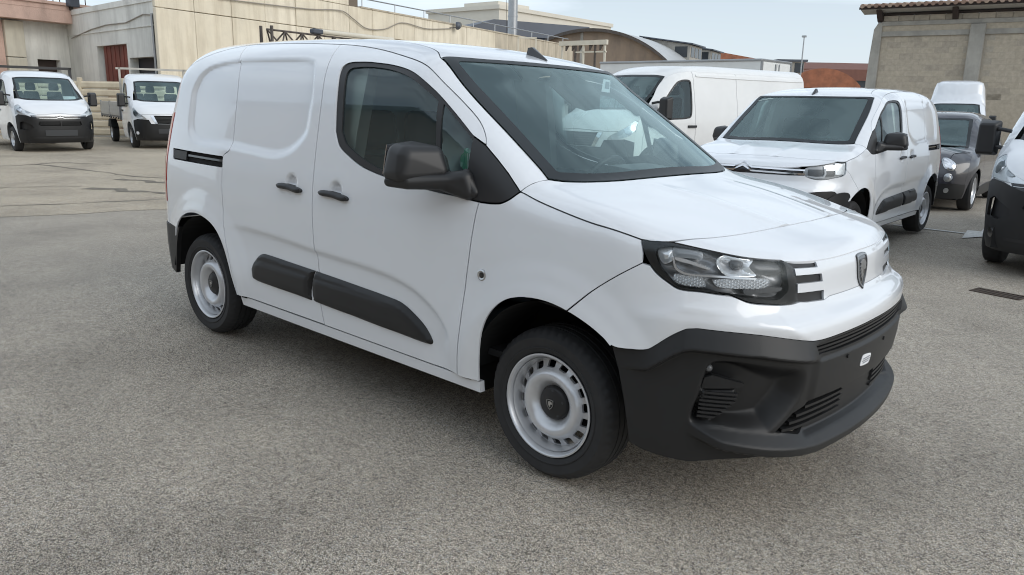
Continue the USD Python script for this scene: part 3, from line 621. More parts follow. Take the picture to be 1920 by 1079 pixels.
    S['bonnet'] = biggest(Polygon(np.vstack([ring, cw[::-1]])).buffer(0).buffer(-gap))
    lamp_top = curve(X['lamp_top'], 5); lt3 = c3('F', lamp_top)
    nl = B.conv([(.785, -.561), (.81, -.487), (.833, -.37), (.850, -.22), (.857, 0)], 'T', 'F')
    noselow = curve(nl, 5); nlH = B.uv('H', c3('F', noselow)); ltH = B.uv('H', c3('F', lamp_top))
    part = np.vstack([hfr[2:], nlH[::-1], ltH[::-1][1:-3]])
    ringN = np.vstack([nlH[::-1], ltH[::-1][1:]]) ; ringN = ringN[ringN[:, 0] > .43]
    hf2 = hfr[hfr[:, 0] > .43]
    S['nose'] = biggest(Polygon(np.vstack([mir(hf2), hf2[::-1][1:], ringN[::-1], mir(ringN)[1:]])).buffer(0).buffer(-gap))
    ll = curve(X['lamp_low'], 5); le = X['lampends']
    lamp = poly(lamp_top, le[1:-1], ll)
    S['lamp'] = biggest(lamp.buffer(-.002)); 
    zb = .862
    S['noselow'] = noselow
    slots = [poly(X['slot1'][:2], [(X['slot1'][2][0], X['slot1'][2][1] - .006), (X['slot1'][3][0], X['slot1'][3][1] - .006)]), poly(X['slot2']), poly(X['slot3'][:3], [(X['slot3'][3][0], X['slot3'][3][1]), X['slot3'][4]])]
    S['slots'] = [s.buffer(0) for s in slots]
    grille = poly([p for p in noselow], [(0.0, zb)], [(-.30, zb), X['slot3'][2], X['slot3'][3], X['slot3'][4]], le[::-1][1:])
    S['grille'] = biggest(grille.difference(shapely.union_all(S['slots']).buffer(.0005)).buffer(-.001))
    bt = np.vstack([curve(X['bumptop'], 4), curve(B.conv([(.907, -.522), (.921, -.45), (.940, -.32), (.952, -.18), (.957, 0)], 'T', 'F') * [1, 0] + np.array([[0, .739], [0, .736], [0, .738], [0, .740], [0, .742]]), 4)[1:]])
    bt = bt[bt[:, 0] < 1e-6]; bt[-1, 0] = 0
    S['bumptop'] = bt
    farF = B.conv(far[far[:, 0] > .125], 'S', 'F')
    llp = np.array([p for p in ll if p[1] < .987])
    pb = poly(llp, S['side_seam'], farF, bt[bt[:, 0] > farF[-1, 0] + .002], [(0, zb), (-.30, zb), X['slot3'][2], X['slot3'][3]])
    S['farF'] = farF
    S['painted'] = biggest(pb.difference(lamp.buffer(.001)).buffer(-.0012))
    low = curve([(B.uv('F', np.array([.407, -.881, .306]))[0], .300), *[(p[0], p[1] - .004) for p in X['bumplow'][1:]]], 4)
    lo2 = np.array([(0.9 * math.atan2(-y, .92), z) for y, z in ((-.36, .287), (-.2, .285), (0, .285))])
    arch = B.conv([(.318, -.0), (.352, 0), (.380, 0), (.395, 0), (.407, 0)], 'S', 'S') if False else None
    archF = B.conv(np.array([(.318, .668), (.352, .58), (.378, .48), (.396, .38), (.407, .305)]), 'S', 'F')
    dk = poly(bt, lo2[::-1], low[::-1], archF[::-1][1:-1])
    S['dark_full'] = dk
    iu = X['intakeU']; iuR = curve(iu[:3], 4)
    S['intakeU'] = poly([(-.455, .722), (-.33, .727), (-.15, .731), (0, .732), (0, .680), (-.15, .679), (-.31, .679), (-.435, .684)])
    S['intakeL'] = poly([(-.566, .402), (-.505, .468), (-.405, .503), (-.375, .506), (-.20, .497), (-.17, .490), (-.17, .428), (-.47, .378)])
    S['intakeM'] = poly([(-.17, .438), (-.17, .488), (0, .488), (0, .438)])
    S['fog'] = curve(X['fog'], 5, closed=True)
    S['foggrille'] = poly(X['foggrille']); S['fogtop'] = poly(X['fogtop'])
    holes = shapely.union_all([S['intakeU'], S['intakeL']])
    S['dark'] = biggest(dk.difference(holes).buffer(-.001))
    return S

K9S = None
def k9_disp_side(S, scale=1.0):
    rec = S['recess']
    lowline = Tab([(-2.6, .745), (-2.17, .772), (-1.5, .744), (-1.0, .722), (-.80, .690), (-.66, .63), (-.56, .55), (-.5, .45)])
    def f(u, v):
        d = np.zeros_like(u)
        m = (u < -1.5) & (v > 1.1)
        if m.any():
            sd = inset_sdf(u[m], v[m], rec); wd = .016 + .030 * (1 - sstep(v[m], 1.40, 1.56)); d[m] -= .018 * sstep(sd, -.003, wd)
        # soft hollow under the waist crease of the doors
        w = sstep(u, -2.5, -2.1) * (1 - sstep(u, -.62, -.5))
        dz = lowline(u) - v
        d -= .016 * w * sstep(dz, 0, .030) * (1 - sstep(dz, .10, .30))
        # wheel arch flares
        for cx, zc, r in ((0, .345, .44), (-2.75, .345, .445)):
            q = np.hypot(u - cx, v - zc)
            d += .016 * np.exp(-((q - r) / .055) ** 2) * (v > .28)
            d += .010 * (1 - sstep(q, .52, .60)) * (v > .28) * sstep(v, .3, .5)
        # handle bowls
        for cx in (-1.365, -1.755):
            q = np.hypot((u - cx) / 1.1, v - 1.066)
            d -= .022 * (1 - sstep(q, .030, .046)) * sstep(v, 1.035, 1.05)
        return d
    return f

def slat(body, dom, pts, w, off, matname, parent, name='slat', mirror=False, depth=.02, h=.04):
    return obj(name, panel(body, dom, thick(pts, w), h, off, depth, mirror=mirror), matname, parent, smooth=35)

def mirror_unit(parent, side, matname='black_plastic'):
    """Door mirror on the sail panel of the small van."""
    import manifold3d as m3
    s = 1 if side < 0 else -1
    sph = lambda p, r: m3.Manifold.sphere(r, 24).translate([p[0], p[1] * s, p[2]])
    hl = lambda l: m3.Manifold.batch_hull([sph(p, r) for p, r in l])
    shell = hl([((-.694, -1.070, 1.290), .050), ((-.686, -1.012, 1.302), .046), ((-.704, -1.100, 1.215), .036), ((-.695, -.985, 1.225), .034), ((-.645, -1.068, 1.275), .062), ((-.635, -1.018, 1.278), .062), ((-.640, -1.090, 1.222), .050), ((-.608, -.998, 1.222), .044), ((-.575, -.955, 1.232), .040), ((-.600, -.968, 1.285), .050)])
    lower = hl([((-.710, -1.110, 1.180), .022), ((-.700, -.985, 1.178), .022), ((-.622, -1.085, 1.188), .034), ((-.590, -.985, 1.186), .032), ((-.53, -.945, 1.190), .030), ((-.54, -.945, 1.176), .024)])
    arm = hl([((-.56, -.955, 1.196), .028), ((-.56, -.955, 1.172), .022), ((-.47, -.905, 1.200), .040), ((-.45, -.900, 1.150), .034), ((-.50, -.900, 1.145), .024)])
    foot = hl([((-.47, -.895, 1.225), .020), ((-.42, -.893, 1.150), .022), ((-.50, -.895, 1.138), .018), ((-.44, -.893, 1.135), .018)])
    w = obj('wing_mirror', shell, matname, parent, smooth=50)
    obj('mirror_base', lower + arm + foot, matname, w, smooth=40)
    g = hull([(-.742, s * y, z) for y, z in ((-1.12, 1.21), (-1.10, 1.33), (-1.0, 1.34), (-.985, 1.215))] + [(-.738, s * y, z) for y, z in ((-1.12, 1.21), (-1.10, 1.33), (-1.0, 1.34), (-.985, 1.215))])
    obj('mirror_glass', g, 'chrome', w)
    return w

def seat(parent, x, y, w=.50, z=.55, matname='cabin_grey'):
    import manifold3d as m3
    hl = lambda l: m3.Manifold.batch_hull([m3.Manifold.sphere(r, 20).translate(list(p)) for p, r in l])
    k = w / 2 - .06
    base = hl([((x - .2, y + sy * k, z), .07) for sy in (-1, 1)] + [((x + .28, y + sy * k, z + .04), .06) for sy in (-1, 1)])
    back = hl([((x - .24, y + sy * k, z + .08), .06) for sy in (-1, 1)] + [((x - .40, y + sy * k * .8, z + .62), .05) for sy in (-1, 1)])
    head = hl([((x - .42, y + sy * .09, z + .74), .045) for sy in (-1, 1)] + [((x - .43, y + sy * .08, z + .86), .045) for sy in (-1, 1)])
    b = obj('seat', base + back, matname, parent, smooth=60)
    obj('headrest', head, matname, b, smooth=60)
    return b

def make_k9(name, label, front, loc=(0, 0, 0), rotz=0.0, group=None, fine=1.0, hubs='lion'):
    """front: 'lion' or 'chevron'. fine: mesh size factor."""
    global K9S
    if K9S is None: K9S = k9_shapes()
    S, B = K9S, K9
    t = thing(name, label, 'van', loc, rotz, group)
    h = .016 * fine
    P = 'white_paint'
    dsp = k9_disp_side(S)
    roof_pg = None
    mid = 0.8 * math.pi / 2
    mir = lambda a: np.stack([a[:, 0], 2 * mid - a[:, 1]], -1)
    rl = S['roofline']; topC = B.conv(np.array([(-.876, -.672), (-.80, -.417), (-.765, -.2), (-.755, 0)]), 'T', 'C')
    topC = curve(topC, 5)
    rl3 = rl[rl[:, 0] > -3.35]
    ring = np.vstack([rl3, topC[1:], mir(topC)[::-1][1:], mir(rl3)[::-1][1:]])
    obj('roof', panel(B, 'C', Polygon(ring).buffer(0).buffer(-.002), h * 2.2, 0, .01), P, t, smooth=35)
    seam = S['seam']; sm = seam[seam[:, 0] > -3.35]
    footC = B.uv('C', B.solve('S', np.array([-.345, -.27, -.191]), np.array([1.293, 1.24, 1.176]))[0])
    pf = B.conv(np.array([(-.166, -.826), (-.150, -.79)]), 'T', 'C')
    wsC = B.conv(curve([(-.876, -.672), (-.616, -.716), (-.362, -.738), (-.217, -.748), (-.142, -.756)], 6), 'T', 'C')
    cant = Polygon(np.vstack([sm, footC, pf, wsC[::-1], rl3[::-1][1:]])).buffer(0).buffer(-.0022)
    for mr in (False, True):
        obj('roof_pillar', panel(B, 'C', cant, h * 1.2, 0, .009, mirror=mr), P, t, smooth=35)
        fw = obj('front_wing', panel(B, 'S', S['fender'], h * .9, 0, .009, dsp, mirror=mr), P, t, smooth=35)
        sg = -1 if not mr else 1
        rp = B.solve('S', np.array([-.336]), np.array([.818]))[0][0]
        if front == 'lion':
            rep = moved(lathe([(0, -.006), (.010, -.006), (.013, -.004)], 20), None, (rp[0], rp[1] - .002, rp[2]))
            ring_ = moved(lathe([(.013, -.004), (.019, -.007), (.024, -.004), (.025, .004)], 24), None, (rp[0], rp[1] - .002, rp[2]))
            o = obj('side_repeater', flip_y(ring_) if mr else ring_, 'satin_chrome', fw, smooth=40)
            obj('repeater_lens', flip_y(rep) if mr else rep, 'gloss_black', fw, smooth=40)
        door = obj('front_door', panel(B, 'S', S['door'], h, 0, .009, dsp, mirror=mr), P, t, smooth=35)
        sl = obj('sliding_door' if not mr or True else '', panel(B, 'S', S['slider'], h, 0, .009, dsp, mirror=mr), P, t, smooth=35)
        obj('rear_quarter_panel', panel(B, 'S', S['quarter'], h, 0, .009, dsp, mirror=mr), P, t, smooth=35)
        obj('sill', panel(B, 'S', S['sill'], h * 1.5, -.004, .03, mirror=mr), P, t, smooth=35)
        obj('window_seal', panel(B, 'S', S['win'].difference(S['glass']).difference(S['qglass']), h, -.006, .012, mirror=mr), 'black_plastic', door, smooth=35)
        obj('side_window', panel(B, 'S', S['glass'].buffer(.004), h * 2, -.014, 0, mirror=mr), 'glass', door, smooth=35)
        obj('quarter_window', panel(B, 'S', S['qglass'].buffer(.003), h * 2, -.012, 0, mirror=mr), 'glass', door, smooth=35)
        obj('sail_panel', panel(B, 'S', S['sail'].buffer(-.003), h, -.001, .012, mirror=mr), 'black_plastic', t, smooth=35)
        rl_ = obj('door_rail', panel(B, 'S', S['rail'].buffer(.001), h, -.022, 0, mirror=mr), 'void_black', t, smooth=35)
        obj('rail_cover', panel(B, 'S', sbox(-3.16, 1.094, -2.955, 1.145), h, -.004, .02, mirror=mr), 'dark_plastic', rl_, smooth=35)
        obj('rail_track', panel(B, 'S', sbox(-2.95, 1.118, -2.49, 1.130), h, -.010, .012, mirror=mr), 'gloss_black', rl_, smooth=35)
        for i, (x0, x1) in enumerate(((-1.50, -1.242), (-1.882, -1.636))):
            c = curve([(x0 + .012, 1.046), (x0 + .04, 1.058), ((x0 + x1) / 2, 1.056), (x1 - .03, 1.047), (x1 - .008, 1.036), (x1 - .02, 1.024), (x1 - .06, 1.022), ((x0 + x1) / 2, 1.030), (x0 + .03, 1.032)], 4, closed=True)
            pg = Polygon(c).buffer(0); ring_ = np.asarray(pg.exterior.coords)[:-1]
            obj('door_handle', panel(B, 'S', pg, .012, .016, .03, lambda u, v: .012 * sstep(inset_sdf(u, v, ring_), 0, .012), mirror=mr), 'black_plastic', sl if i else door, smooth=40)
            hb = Polygon(circle((x0 + x1) / 2 + .012, 1.066, .0)) if False else None
        for i, pg in enumerate(sorted(S['mould'], key=lambda g: -g.area)):
            full = np.asarray(pg.exterior.coords)[:-1]
            def md(u, v, full=full):
                sd = inset_sdf(u, v, full)
                return .024 * sstep(sd, -.001, .016) + .006 * sstep(sd, .016, .05) - .010 * sstep(v, .565, .600) * sstep(sd, .0, .03)
            obj('side_moulding', panel(B, 'S', pg, h * .8, -.012, .01, md, mirror=mr), 'dark_plastic', door if i == 0 else sl, smooth=30)
        obj('rear_bumper_side', panel(B, 'S', S['rear_bumper'], h * 1.6, .008, .03, mirror=mr), 'dark_plastic', t, smooth=35)
        mirror_unit(door, sg)
        for nm, dom, pts in (('door_gap', 'S', S['A_line']), ('door_gap', 'S', S['B_line']), ('door_gap', 'S', S['slide_line']), ('bonnet_gap', 'H', S['hood_line']), ('door_gap', 'S', S['sill_line']), ('roof_gap', 'C', S['seam'][(S['seam'][:, 0] > -3.2)])):
            obj(nm, panel(B, dom, thick(pts, .011), .02, -.012, 0, dsp if dom == 'S' else None, mirror=mr), 'void_black', t, smooth=True)
    # tail
    ze = np.array([.655, .9, 1.15, 1.4, 1.6, 1.72]); eR = B.conv(np.stack([-3.262 + 0 * ze, ze], -1), 'S', 'R')
    tail = Polygon(np.vstack([eR, eR[::-1] * [-1, 1]])).buffer(-.002)
    lampR = Polygon([(eR[1][0] - .004 - d, z) for d, z in ((0, .80), (0, 1.38), (.10, 1.36), (.10, .82))]) if eR[1][0] > 0 else Polygon([(eR[1][0] + .004 + d, z) for d, z in ((0, .80), (0, 1.38), (.10, 1.36), (.10, .82))])
    lampL = shapely.affinity.scale(lampR, -1, 1, origin=(0, 0))
    obj('rear_doors', panel(B, 'R', biggest(tail.difference(lampR).difference(lampL)), h * 2.5, 0, .02), P, t, smooth=35)
    for g in (lampR, lampL): obj('tail_lamp', panel(B, 'R', g.buffer(-.002), h, .004, .02), 'red_lens', t, smooth=35)
    zr = np.array([.34, .5, .652]); eR2 = B.conv(np.stack([-3.262 + 0 * zr, zr], -1), 'S', 'R')
    obj('rear_bumper', panel(B, 'R', Polygon(np.vstack([eR2, eR2[::-1] * [-1, 1]])), h * 2.5, .008, .04), 'dark_plastic', t, smooth=35)
    # windscreen
    fr = S['ws'].buffer(-.004).difference(S['ws_in'])
    obj('windscreen_frit', panel(B, 'T', biggest(fr), h * 1.3, .0035, 0), 'frit_black', t, smooth=True)
    ws = obj('windscreen', panel(B, 'T', S['ws'].buffer(-.004), h * 2, 0, 0), 'windscreen_glass', t, smooth=True)
    hood_crease = lambda u, v: .006 * np.exp(-((np.abs(v - mid) - .36) / .05) ** 2) * sstep(u, .0, .3)
    obj('bonnet', panel(B, 'H', S['bonnet'], h, 0, .009, hood_crease), P, t, smooth=35)
    an = B.solve('T', np.array([-.845]), np.array([0.]))[0][0]
    obj('roof_aerial', hull([(an[0] + dx, dy, an[2] + dz) for dx, dy, dz in ((.055, 0, -.012), (-.075, .028, -.004), (-.075, -.028, -.004), (.02, .022, -.010), (.02, -.022, -.010), (-.050, .010, .055), (-.050, -.010, .055), (-.078, .008, .052), (-.078, -.008, .052))]), 'gloss_black', t)
    # wheels and arches
    for x in (0, -2.785):
        for s in (-1, 1):
            w = thing_part('wheel', t); wheel(w, x, s * .878, side=s, hub=hubs, detail=fine < 1.5)
            obj('arch_liner', barrel(x, .345, .413, s * .885, s * .55, 5, 175), 'void_black', t)
    ub = [bx(-2.32, -.45, -.80, .80, .235, .42), bx(-3.30, -2.32, -.52, .52, .26, .45), bx(-.45, .45, -.52, .52, .22, .5), bx(.42, .70, -.50, .50, .26, .6)]
    obj('underbody', join(*ub), 'void_black', t)
    # cabin
    cb = thing_part('cabin', t)
    obj('bulkhead', hull([(x, sg * y, z) for x in (-1.66, -1.63) for sg in (-1, 1) for y, z in ((.80, .44), (.84, 1.1), (.74, 1.5), (.66, 1.66), (.50, 1.74))]), 'bulkhead_grey', cb)
    obj('cabin_floor', bx(-1.62, .05, -.80, .80, .43, .46), 'cabin_dark', cb)
    dash = hull([(x, y, z) for y in (-.78, .78) for x, z in ((-.10, 1.165), (-.20, 1.175), (-.55, 1.10), (-.62, 1.0), (-.55, .75), (.1, .7), (.05, 1.12))])
    ds = obj('dashboard', dash, 'cabin_dark', cb)
    obj('instrument_binnacle', hull([(x, y, z) for y in (.20, .58) for x, z in ((-.34, 1.13), (-.50, 1.10), (-.52, 1.22), (-.36, 1.21))]), 'black_plastic', ds)
    th = np.linspace(0, 2 * np.pi, 37); wr = np.stack([-.68 + .185 * np.sin(th) * .42, .38 + .185 * np.cos(th), 1.08 + .185 * np.sin(th) * .9], -1)
    st = obj('steering_wheel', tube(wr, .016, 8, False), 'black_plastic', cb, smooth=True)
    obj('steering_boss', hull([(-.68, .30, 1.09), (-.68, .46, 1.09), (-.70, .38, 1.0), (-.66, .38, 1.16), (-.56, .38, 1.06)]), 'black_plastic', st)
    for y, w in ((.40, .5), (-.16, .38), (-.50, .40)): seat(cb, -1.13, y, w)
    for s in (-1, 1):
        obj('pillar_trim', hull([(x, s * (K9.hw(np.array(z)) - d), z) for z in (1.05, 1.35, 1.66) for x in (-1.345, -1.60) for d in (.07, .13)]), 'cabin_pale', cb)
        obj('door_card', hull([(x, s * (K9.hw(np.array(z)) - d), z) for z in (.5, .9, 1.115) for x in (-1.55, -.42) for d in (.05, .09)]), 'cabin_dark', cb)
    if front == 'lion':
        ss = obj('windscreen_sticker', panel(B, 'T', Polygon([(-.738, .425), (-.752, .512), (-.605, .302), (-.598, .215)]), .02, -.010, 0), 'label_white', cb)
        obj('sticker_print', panel(B, 'T', Polygon([(-.712, .410), (-.722, .462), (-.640, .345), (-.634, .295)]), .02, -.008, 0), 'ink', ss)
        fm = obj('protective_film', panel(B, 'S', poly(curve(PX['film'], 4, closed=True)), .01, -.030, 0, lambda u, v: .006 * np.sin(u * 260 + v * 60)), 'protective_film', cb, smooth=True)
        for k in range(3): obj('film_fold', panel(B, 'S', thick([(-.512 + .012 * k, 1.305), (-.500 + .008 * k, 1.26), (-.488 + .004 * k, 1.21)], .0022 + .0012 * (k == 1)), .01, -.020, 0), 'label_white', fm)
    hp = B.conv(np.array([(-1.6, -.62), (-1.6, .62), (-.95, .60), (-.95, -.60)]), 'T', 'T')
    obj('headliner', panel(B, 'T', Polygon(hp), .08, -.035, 0), 'cabin_pale', cb, smooth=True)
    obj('mirror_camera', panel(B, 'T', Polygon([(-.71, -.075), (-.70, .115), (-.655, .20), (-.56, .155), (-.535, .0), (-.565, -.06)]), .03, -.008, .07), 'black_plastic', cb, smooth=30)
    if front == 'lion': lion_front(t, S, h)
    else: chevron_front(t, S, h)
    return t, ws

def thing_part(name, parent):
    x = UsdGeom.Xform.Define(stage, fresh(path_of(parent), name)); return x.GetPrim()

def lion_front(t, S, h):
    B, X = K9, PX
    P = 'white_paint'
    both = lambda name, pg, matname, par, off=0.0, lip=.02, disp=None, hh=None, smooth=35: [obj(name, panel(B, 'F', pg, hh or h, off, lip, disp, mirror=m), matname, par, smooth=smooth) for m in (False, True)]
    obj('bonnet_nose', panel(B, 'H', S['nose'], h, 0, .015), P, t, smooth=35)
    sym = lambda g: biggest(shapely.union_all([g.buffer(.0015), shapely.affinity.scale(g.buffer(.0015), -1, 1, origin=(0, 0))]).buffer(-.0015))
    gr = obj('grille_panel', panel(B, 'F', sym(S['grille']), h * .8, 0, .022), P, t, smooth=35)
    for g in S['slots']: both('grille_slot', g, 'black_plastic', gr, -.010, .01)
    fac = np.asarray([(0.9 * math.atan2(-.848, .561), .846), (0.9 * math.atan2(-.761, .706), .838), (0.9 * math.atan2(-.635, .842), .806), (0.9 * math.atan2(-.541, .902), .742)])
    fz = Tab([(-2, .80), (fac[0][0] - .1, .80), *map(tuple, fac), (fac[3][0] + .08, .70), (0.1, .70)], lin=True)
    bt = S['bumptop']; btz = Tab(list(zip(bt[::3, 0], bt[::3, 1])) + [(0.001, bt[-1, 1])], lin=True)
    def pdisp(u, v):
        a_ = -np.abs(u); f_ = fz(a_); b_ = btz(a_)
        d = .021 * np.minimum(np.clip(1 - (v - f_) / .075, 0, 1), np.clip((v - b_) / np.maximum(f_ - b_, .012), 0, 1)) * sstep(a_, -1.08, -.86) * (1 - sstep(a_, -.60, -.46))
        q = np.hypot(B.solve('F', u, v)[0][:, 0], v - .345)
        y = np.abs(B.solve('F', u, v)[0][:, 1])
        return d + (.016 * np.exp(-((q - .44) / .055) ** 2) + .010 * (1 - sstep(q, .52, .60))) * sstep(y, .84, .905)
    pb = obj('front_bumper', panel(B, 'F', sym(S['painted']), h * .8, 0, .02, pdisp), P, t, smooth=35)
    fog, fg = S['fog'], S['foggrille']
    fring = np.asarray(fg.exterior.coords)[:-1]
    lip_in = Tab([(-2, .44), (-.84, .432), (-.70, .415), (-.55, .392), (-.40, .375), (-.2, .373), (.1, .373)], lin=True)
    lip_out = Tab([(-2, .42), (-.84, .425), (-.75, .388), (-.60, .360), (-.40, .330), (-.2, .326), (.1, .326)], lin=True)
    def ddisp(u, v):
        a = -np.abs(u)
        sd = inset_sdf(a, v, fog); sg = inset_sdf(a, v, fring)
        d = -.080 * sstep(sd, 0, .030 + .055 * sstep(a, -.74, -.56)) + .058 * sstep(sg, -.008, .010) * sstep(sd, 0, .02)
        edge = btz(a) - v                                   # a raised band below the paint, falling back under it
        d += .034 * np.clip(edge / .066, 0, 1) * (1 - sstep(edge, .070, .086)) * (1 - sstep(a, -.50, -.40)) * sstep(a, -1.10, -.92)
        pl = sstep(a, -.46, -.42)
        d += .010 * pl * sstep(v, .50, .51) * (1 - sstep(v, .655, .665))
        lip = sstep(a, -.86, -.74)
        li, lo = lip_in(a), lip_out(a)
        d += lip * .050 * np.clip((li - v) / np.maximum(li - lo, .01), 0, 1) * (1 - 1.25 * sstep(lo - v, .030, .048))
        d -= .018 * pl * sstep(v, .36, .37) * (1 - sstep(v, .49, .50))
        return d
    db = obj('lower_bumper', panel(B, 'F', sym(S['dark']), h * .42, 0, .03, ddisp), 'dark_plastic', t, smooth=32)
    obj('bumper_intake', panel(B, 'F', sym(S['intakeU']).buffer(.004), h * 2, -.035, 0), 'void_black', db, smooth=35)
    for g in [S['intakeL'], shapely.affinity.scale(S['intakeL'], -1, 1, origin=(0, 0))]:
        obj('bumper_intake', panel(B, 'F', g.buffer(.004), h * 2, -.040, 0), 'void_black', db, smooth=35)
    for z in (.689, .704, .719):
        w = .44 + (z - .68) * .4
        slat(B, 'F', [(-w, z - .002), (-.2, z), (0, z + .001), (.2, z), (w, z - .002)], .0042, -.006, 'dark_plastic', db, 'intake_slat', depth=.028, h=.03)
    for m in (False, True):
        for k, z in enumerate((.400, .424, .448, .472)):
            x0 = -.545 + .028 * k + (.012 if k == 3 else 0); x1 = -.175
            zz = lambda u: z + .022 * (u + .4) * (0.7 if k < 3 else .3)
            slat(B, 'F', [(x0 + .01, zz(x0)), ((x0 + x1) / 2, zz((x0 + x1) / 2)), (x1, zz(x1))], .0055, -.008, 'dark_plastic', db, 'intake_slat', m, .03, .03)
        for k in range(7):
            z = .456 + .0155 * k
            u0, u1 = -.818 - .004 * 0 - .0, -.70 - (.050 if k < 1 else .02 if k < 3 else 0)
            a = Polygon([(u0 - .01 + .004 * (k > 3), z - .004), (u1, z - .004), (u1, z + .004), (u0 - .01 + .004 * (k > 3), z + .004)]).intersection(fg)
            if a.area > 1e-5: obj('fog_slat', panel(B, 'F', biggest(a), .03, -.012, .02, mirror=m), 'black_plastic', db, smooth=35)
        obj('fog_trim', panel(B, 'F', S['fogtop'], .02, -.016, .03, mirror=m), 'dark_plastic', db, smooth=35)
        sp = B.solve('F', np.array([X['sensor'][0][0]]), np.array([X['sensor'][0][1]]))[0][0]
        c = trimesh.creation.icosphere(2, .014); c.apply_translation(sp + [-.012, .012, 0])
        obj('tow_cap', flip_y(join(c)) if m else join(c), 'lamp_grey', db, smooth=True)
    pm = []
    for u, z in ((-.25, .640), (.12, .632)):
        p = B.solve('F', np.array([u]), np.array([z]))[0][0]; pm.append(tube([p + [.008, 0, 0], p + [.014, 0, 0]], .008, 10))
    obj('plate_fixing', join(*pm), 'void_black', db)
    st = obj('bumper_sticker', panel(B, 'F', poly(curve([(-.118, .572), (-.112, .604), (-.100, .611), (-.030, .603), (-.022, .596), (-.026, .566), (-.036, .561), (-.108, .566)], 3, closed=True)), .02, .0125, .003), 'label_white', db, smooth=35)
    for z, w in ((.594, .034), (.585, .038), (.576, .030)):
        obj('print_line', panel(B, 'F', sbox(-.069 - w, z - .002, -.069 + w, z + .002), .02, .0142, 0), 'ink', st)
    # badge
    cz = .921
    # the shield stands at the middle of the grille panel
    lift = lambda q: B.solve('F', q[:, 0], q[:, 1] + cz)[0]
    sh = shield_ring(.142)
    bd = obj('badge', panel(B, 'F', shapely.affinity.translate(sh, 0, cz), .012, .004, .015), 'gloss_black', t, smooth=35)
    obj('emblem', shield_mesh(.136, lambda q: lift(q) + [.004, 0, 0], [1, 0, 0]), 'emblem_dark', bd)
    # headlamps
    for m in (False, True):
        hl = obj('headlamp', panel(B, 'F', S['lamp'].buffer(.001), h * .6, -.050, 0, lambda u, v: .011 * np.sin(u * 46 + v * 30) * np.sin(v * 95), mirror=m), 'lamp_base', t, smooth=35)
        L = lambda k: poly(curve(PX['li_' + k], 4, closed=True))
        rim_ = S['lamp'].difference(L('lens').buffer(.004))
        obj('lamp_bezel', panel(B, 'F', biggest(rim_), h * .6, -.006, .05, mirror=m), 'lamp_bezel_black', hl, smooth=35)
        bowl = np.asarray(L('refl').exterior.coords)[:-1]
        for k, mt, off in (('turn', 'lamp_chrome', -.024), ('barTop', 'lamp_silver', -.018), ('bladeA', 'lamp_chrome', -.020), ('low1', 'lamp_chrome', -.022), ('low2', 'lamp_chrome', -.020), ('low3', 'lamp_grey', -.024), ('sweep', 'lamp_chrome', -.014), ('drum', 'lamp_grey', -.034)):
            ring_ = np.asarray(L(k).exterior.coords)[:-1]
            wav = (lambda u, v: .004 * np.sin(u * 700)) if k in ('low1', 'low2') else (lambda u, v, r=ring_: .012 * sstep(inset_sdf(u, v, r), 0, .02)) if k in ('drum', 'turn', 'barTop') else None
            obj({'turn': 'indicator', 'barTop': 'light_guide', 'bladeA': 'chrome_blade', 'low1': 'running_light', 'low2': 'running_light', 'low3': 'lamp_shelf', 'sweep': 'chrome_blade', 'drum': 'lamp_cowl'}[k], panel(B, 'F', L(k), .006, off, .02, wav, mirror=m), mt, hl, smooth=25)
        obj('reflector', panel(B, 'F', L('refl'), .006, -.018, .01, lambda u, v: -.030 * sstep(inset_sdf(u, v, bowl), 0, .03), mirror=m), 'lamp_chrome', hl, smooth=30)
        pr = np.asarray(L('proj').exterior.coords)[:-1]
        obj('bulb', panel(B, 'F', L('proj'), .006, -.030, .01, lambda u, v: .016 * sstep(inset_sdf(u, v, pr), 0, .014), mirror=m), 'lamp_grey', hl, smooth=40)
        obj('lamp_glass', panel(B, 'F', S['lamp'].buffer(-.001), h * 1.5, .0, 0, mirror=m), 'lens_clear', hl, smooth=True)
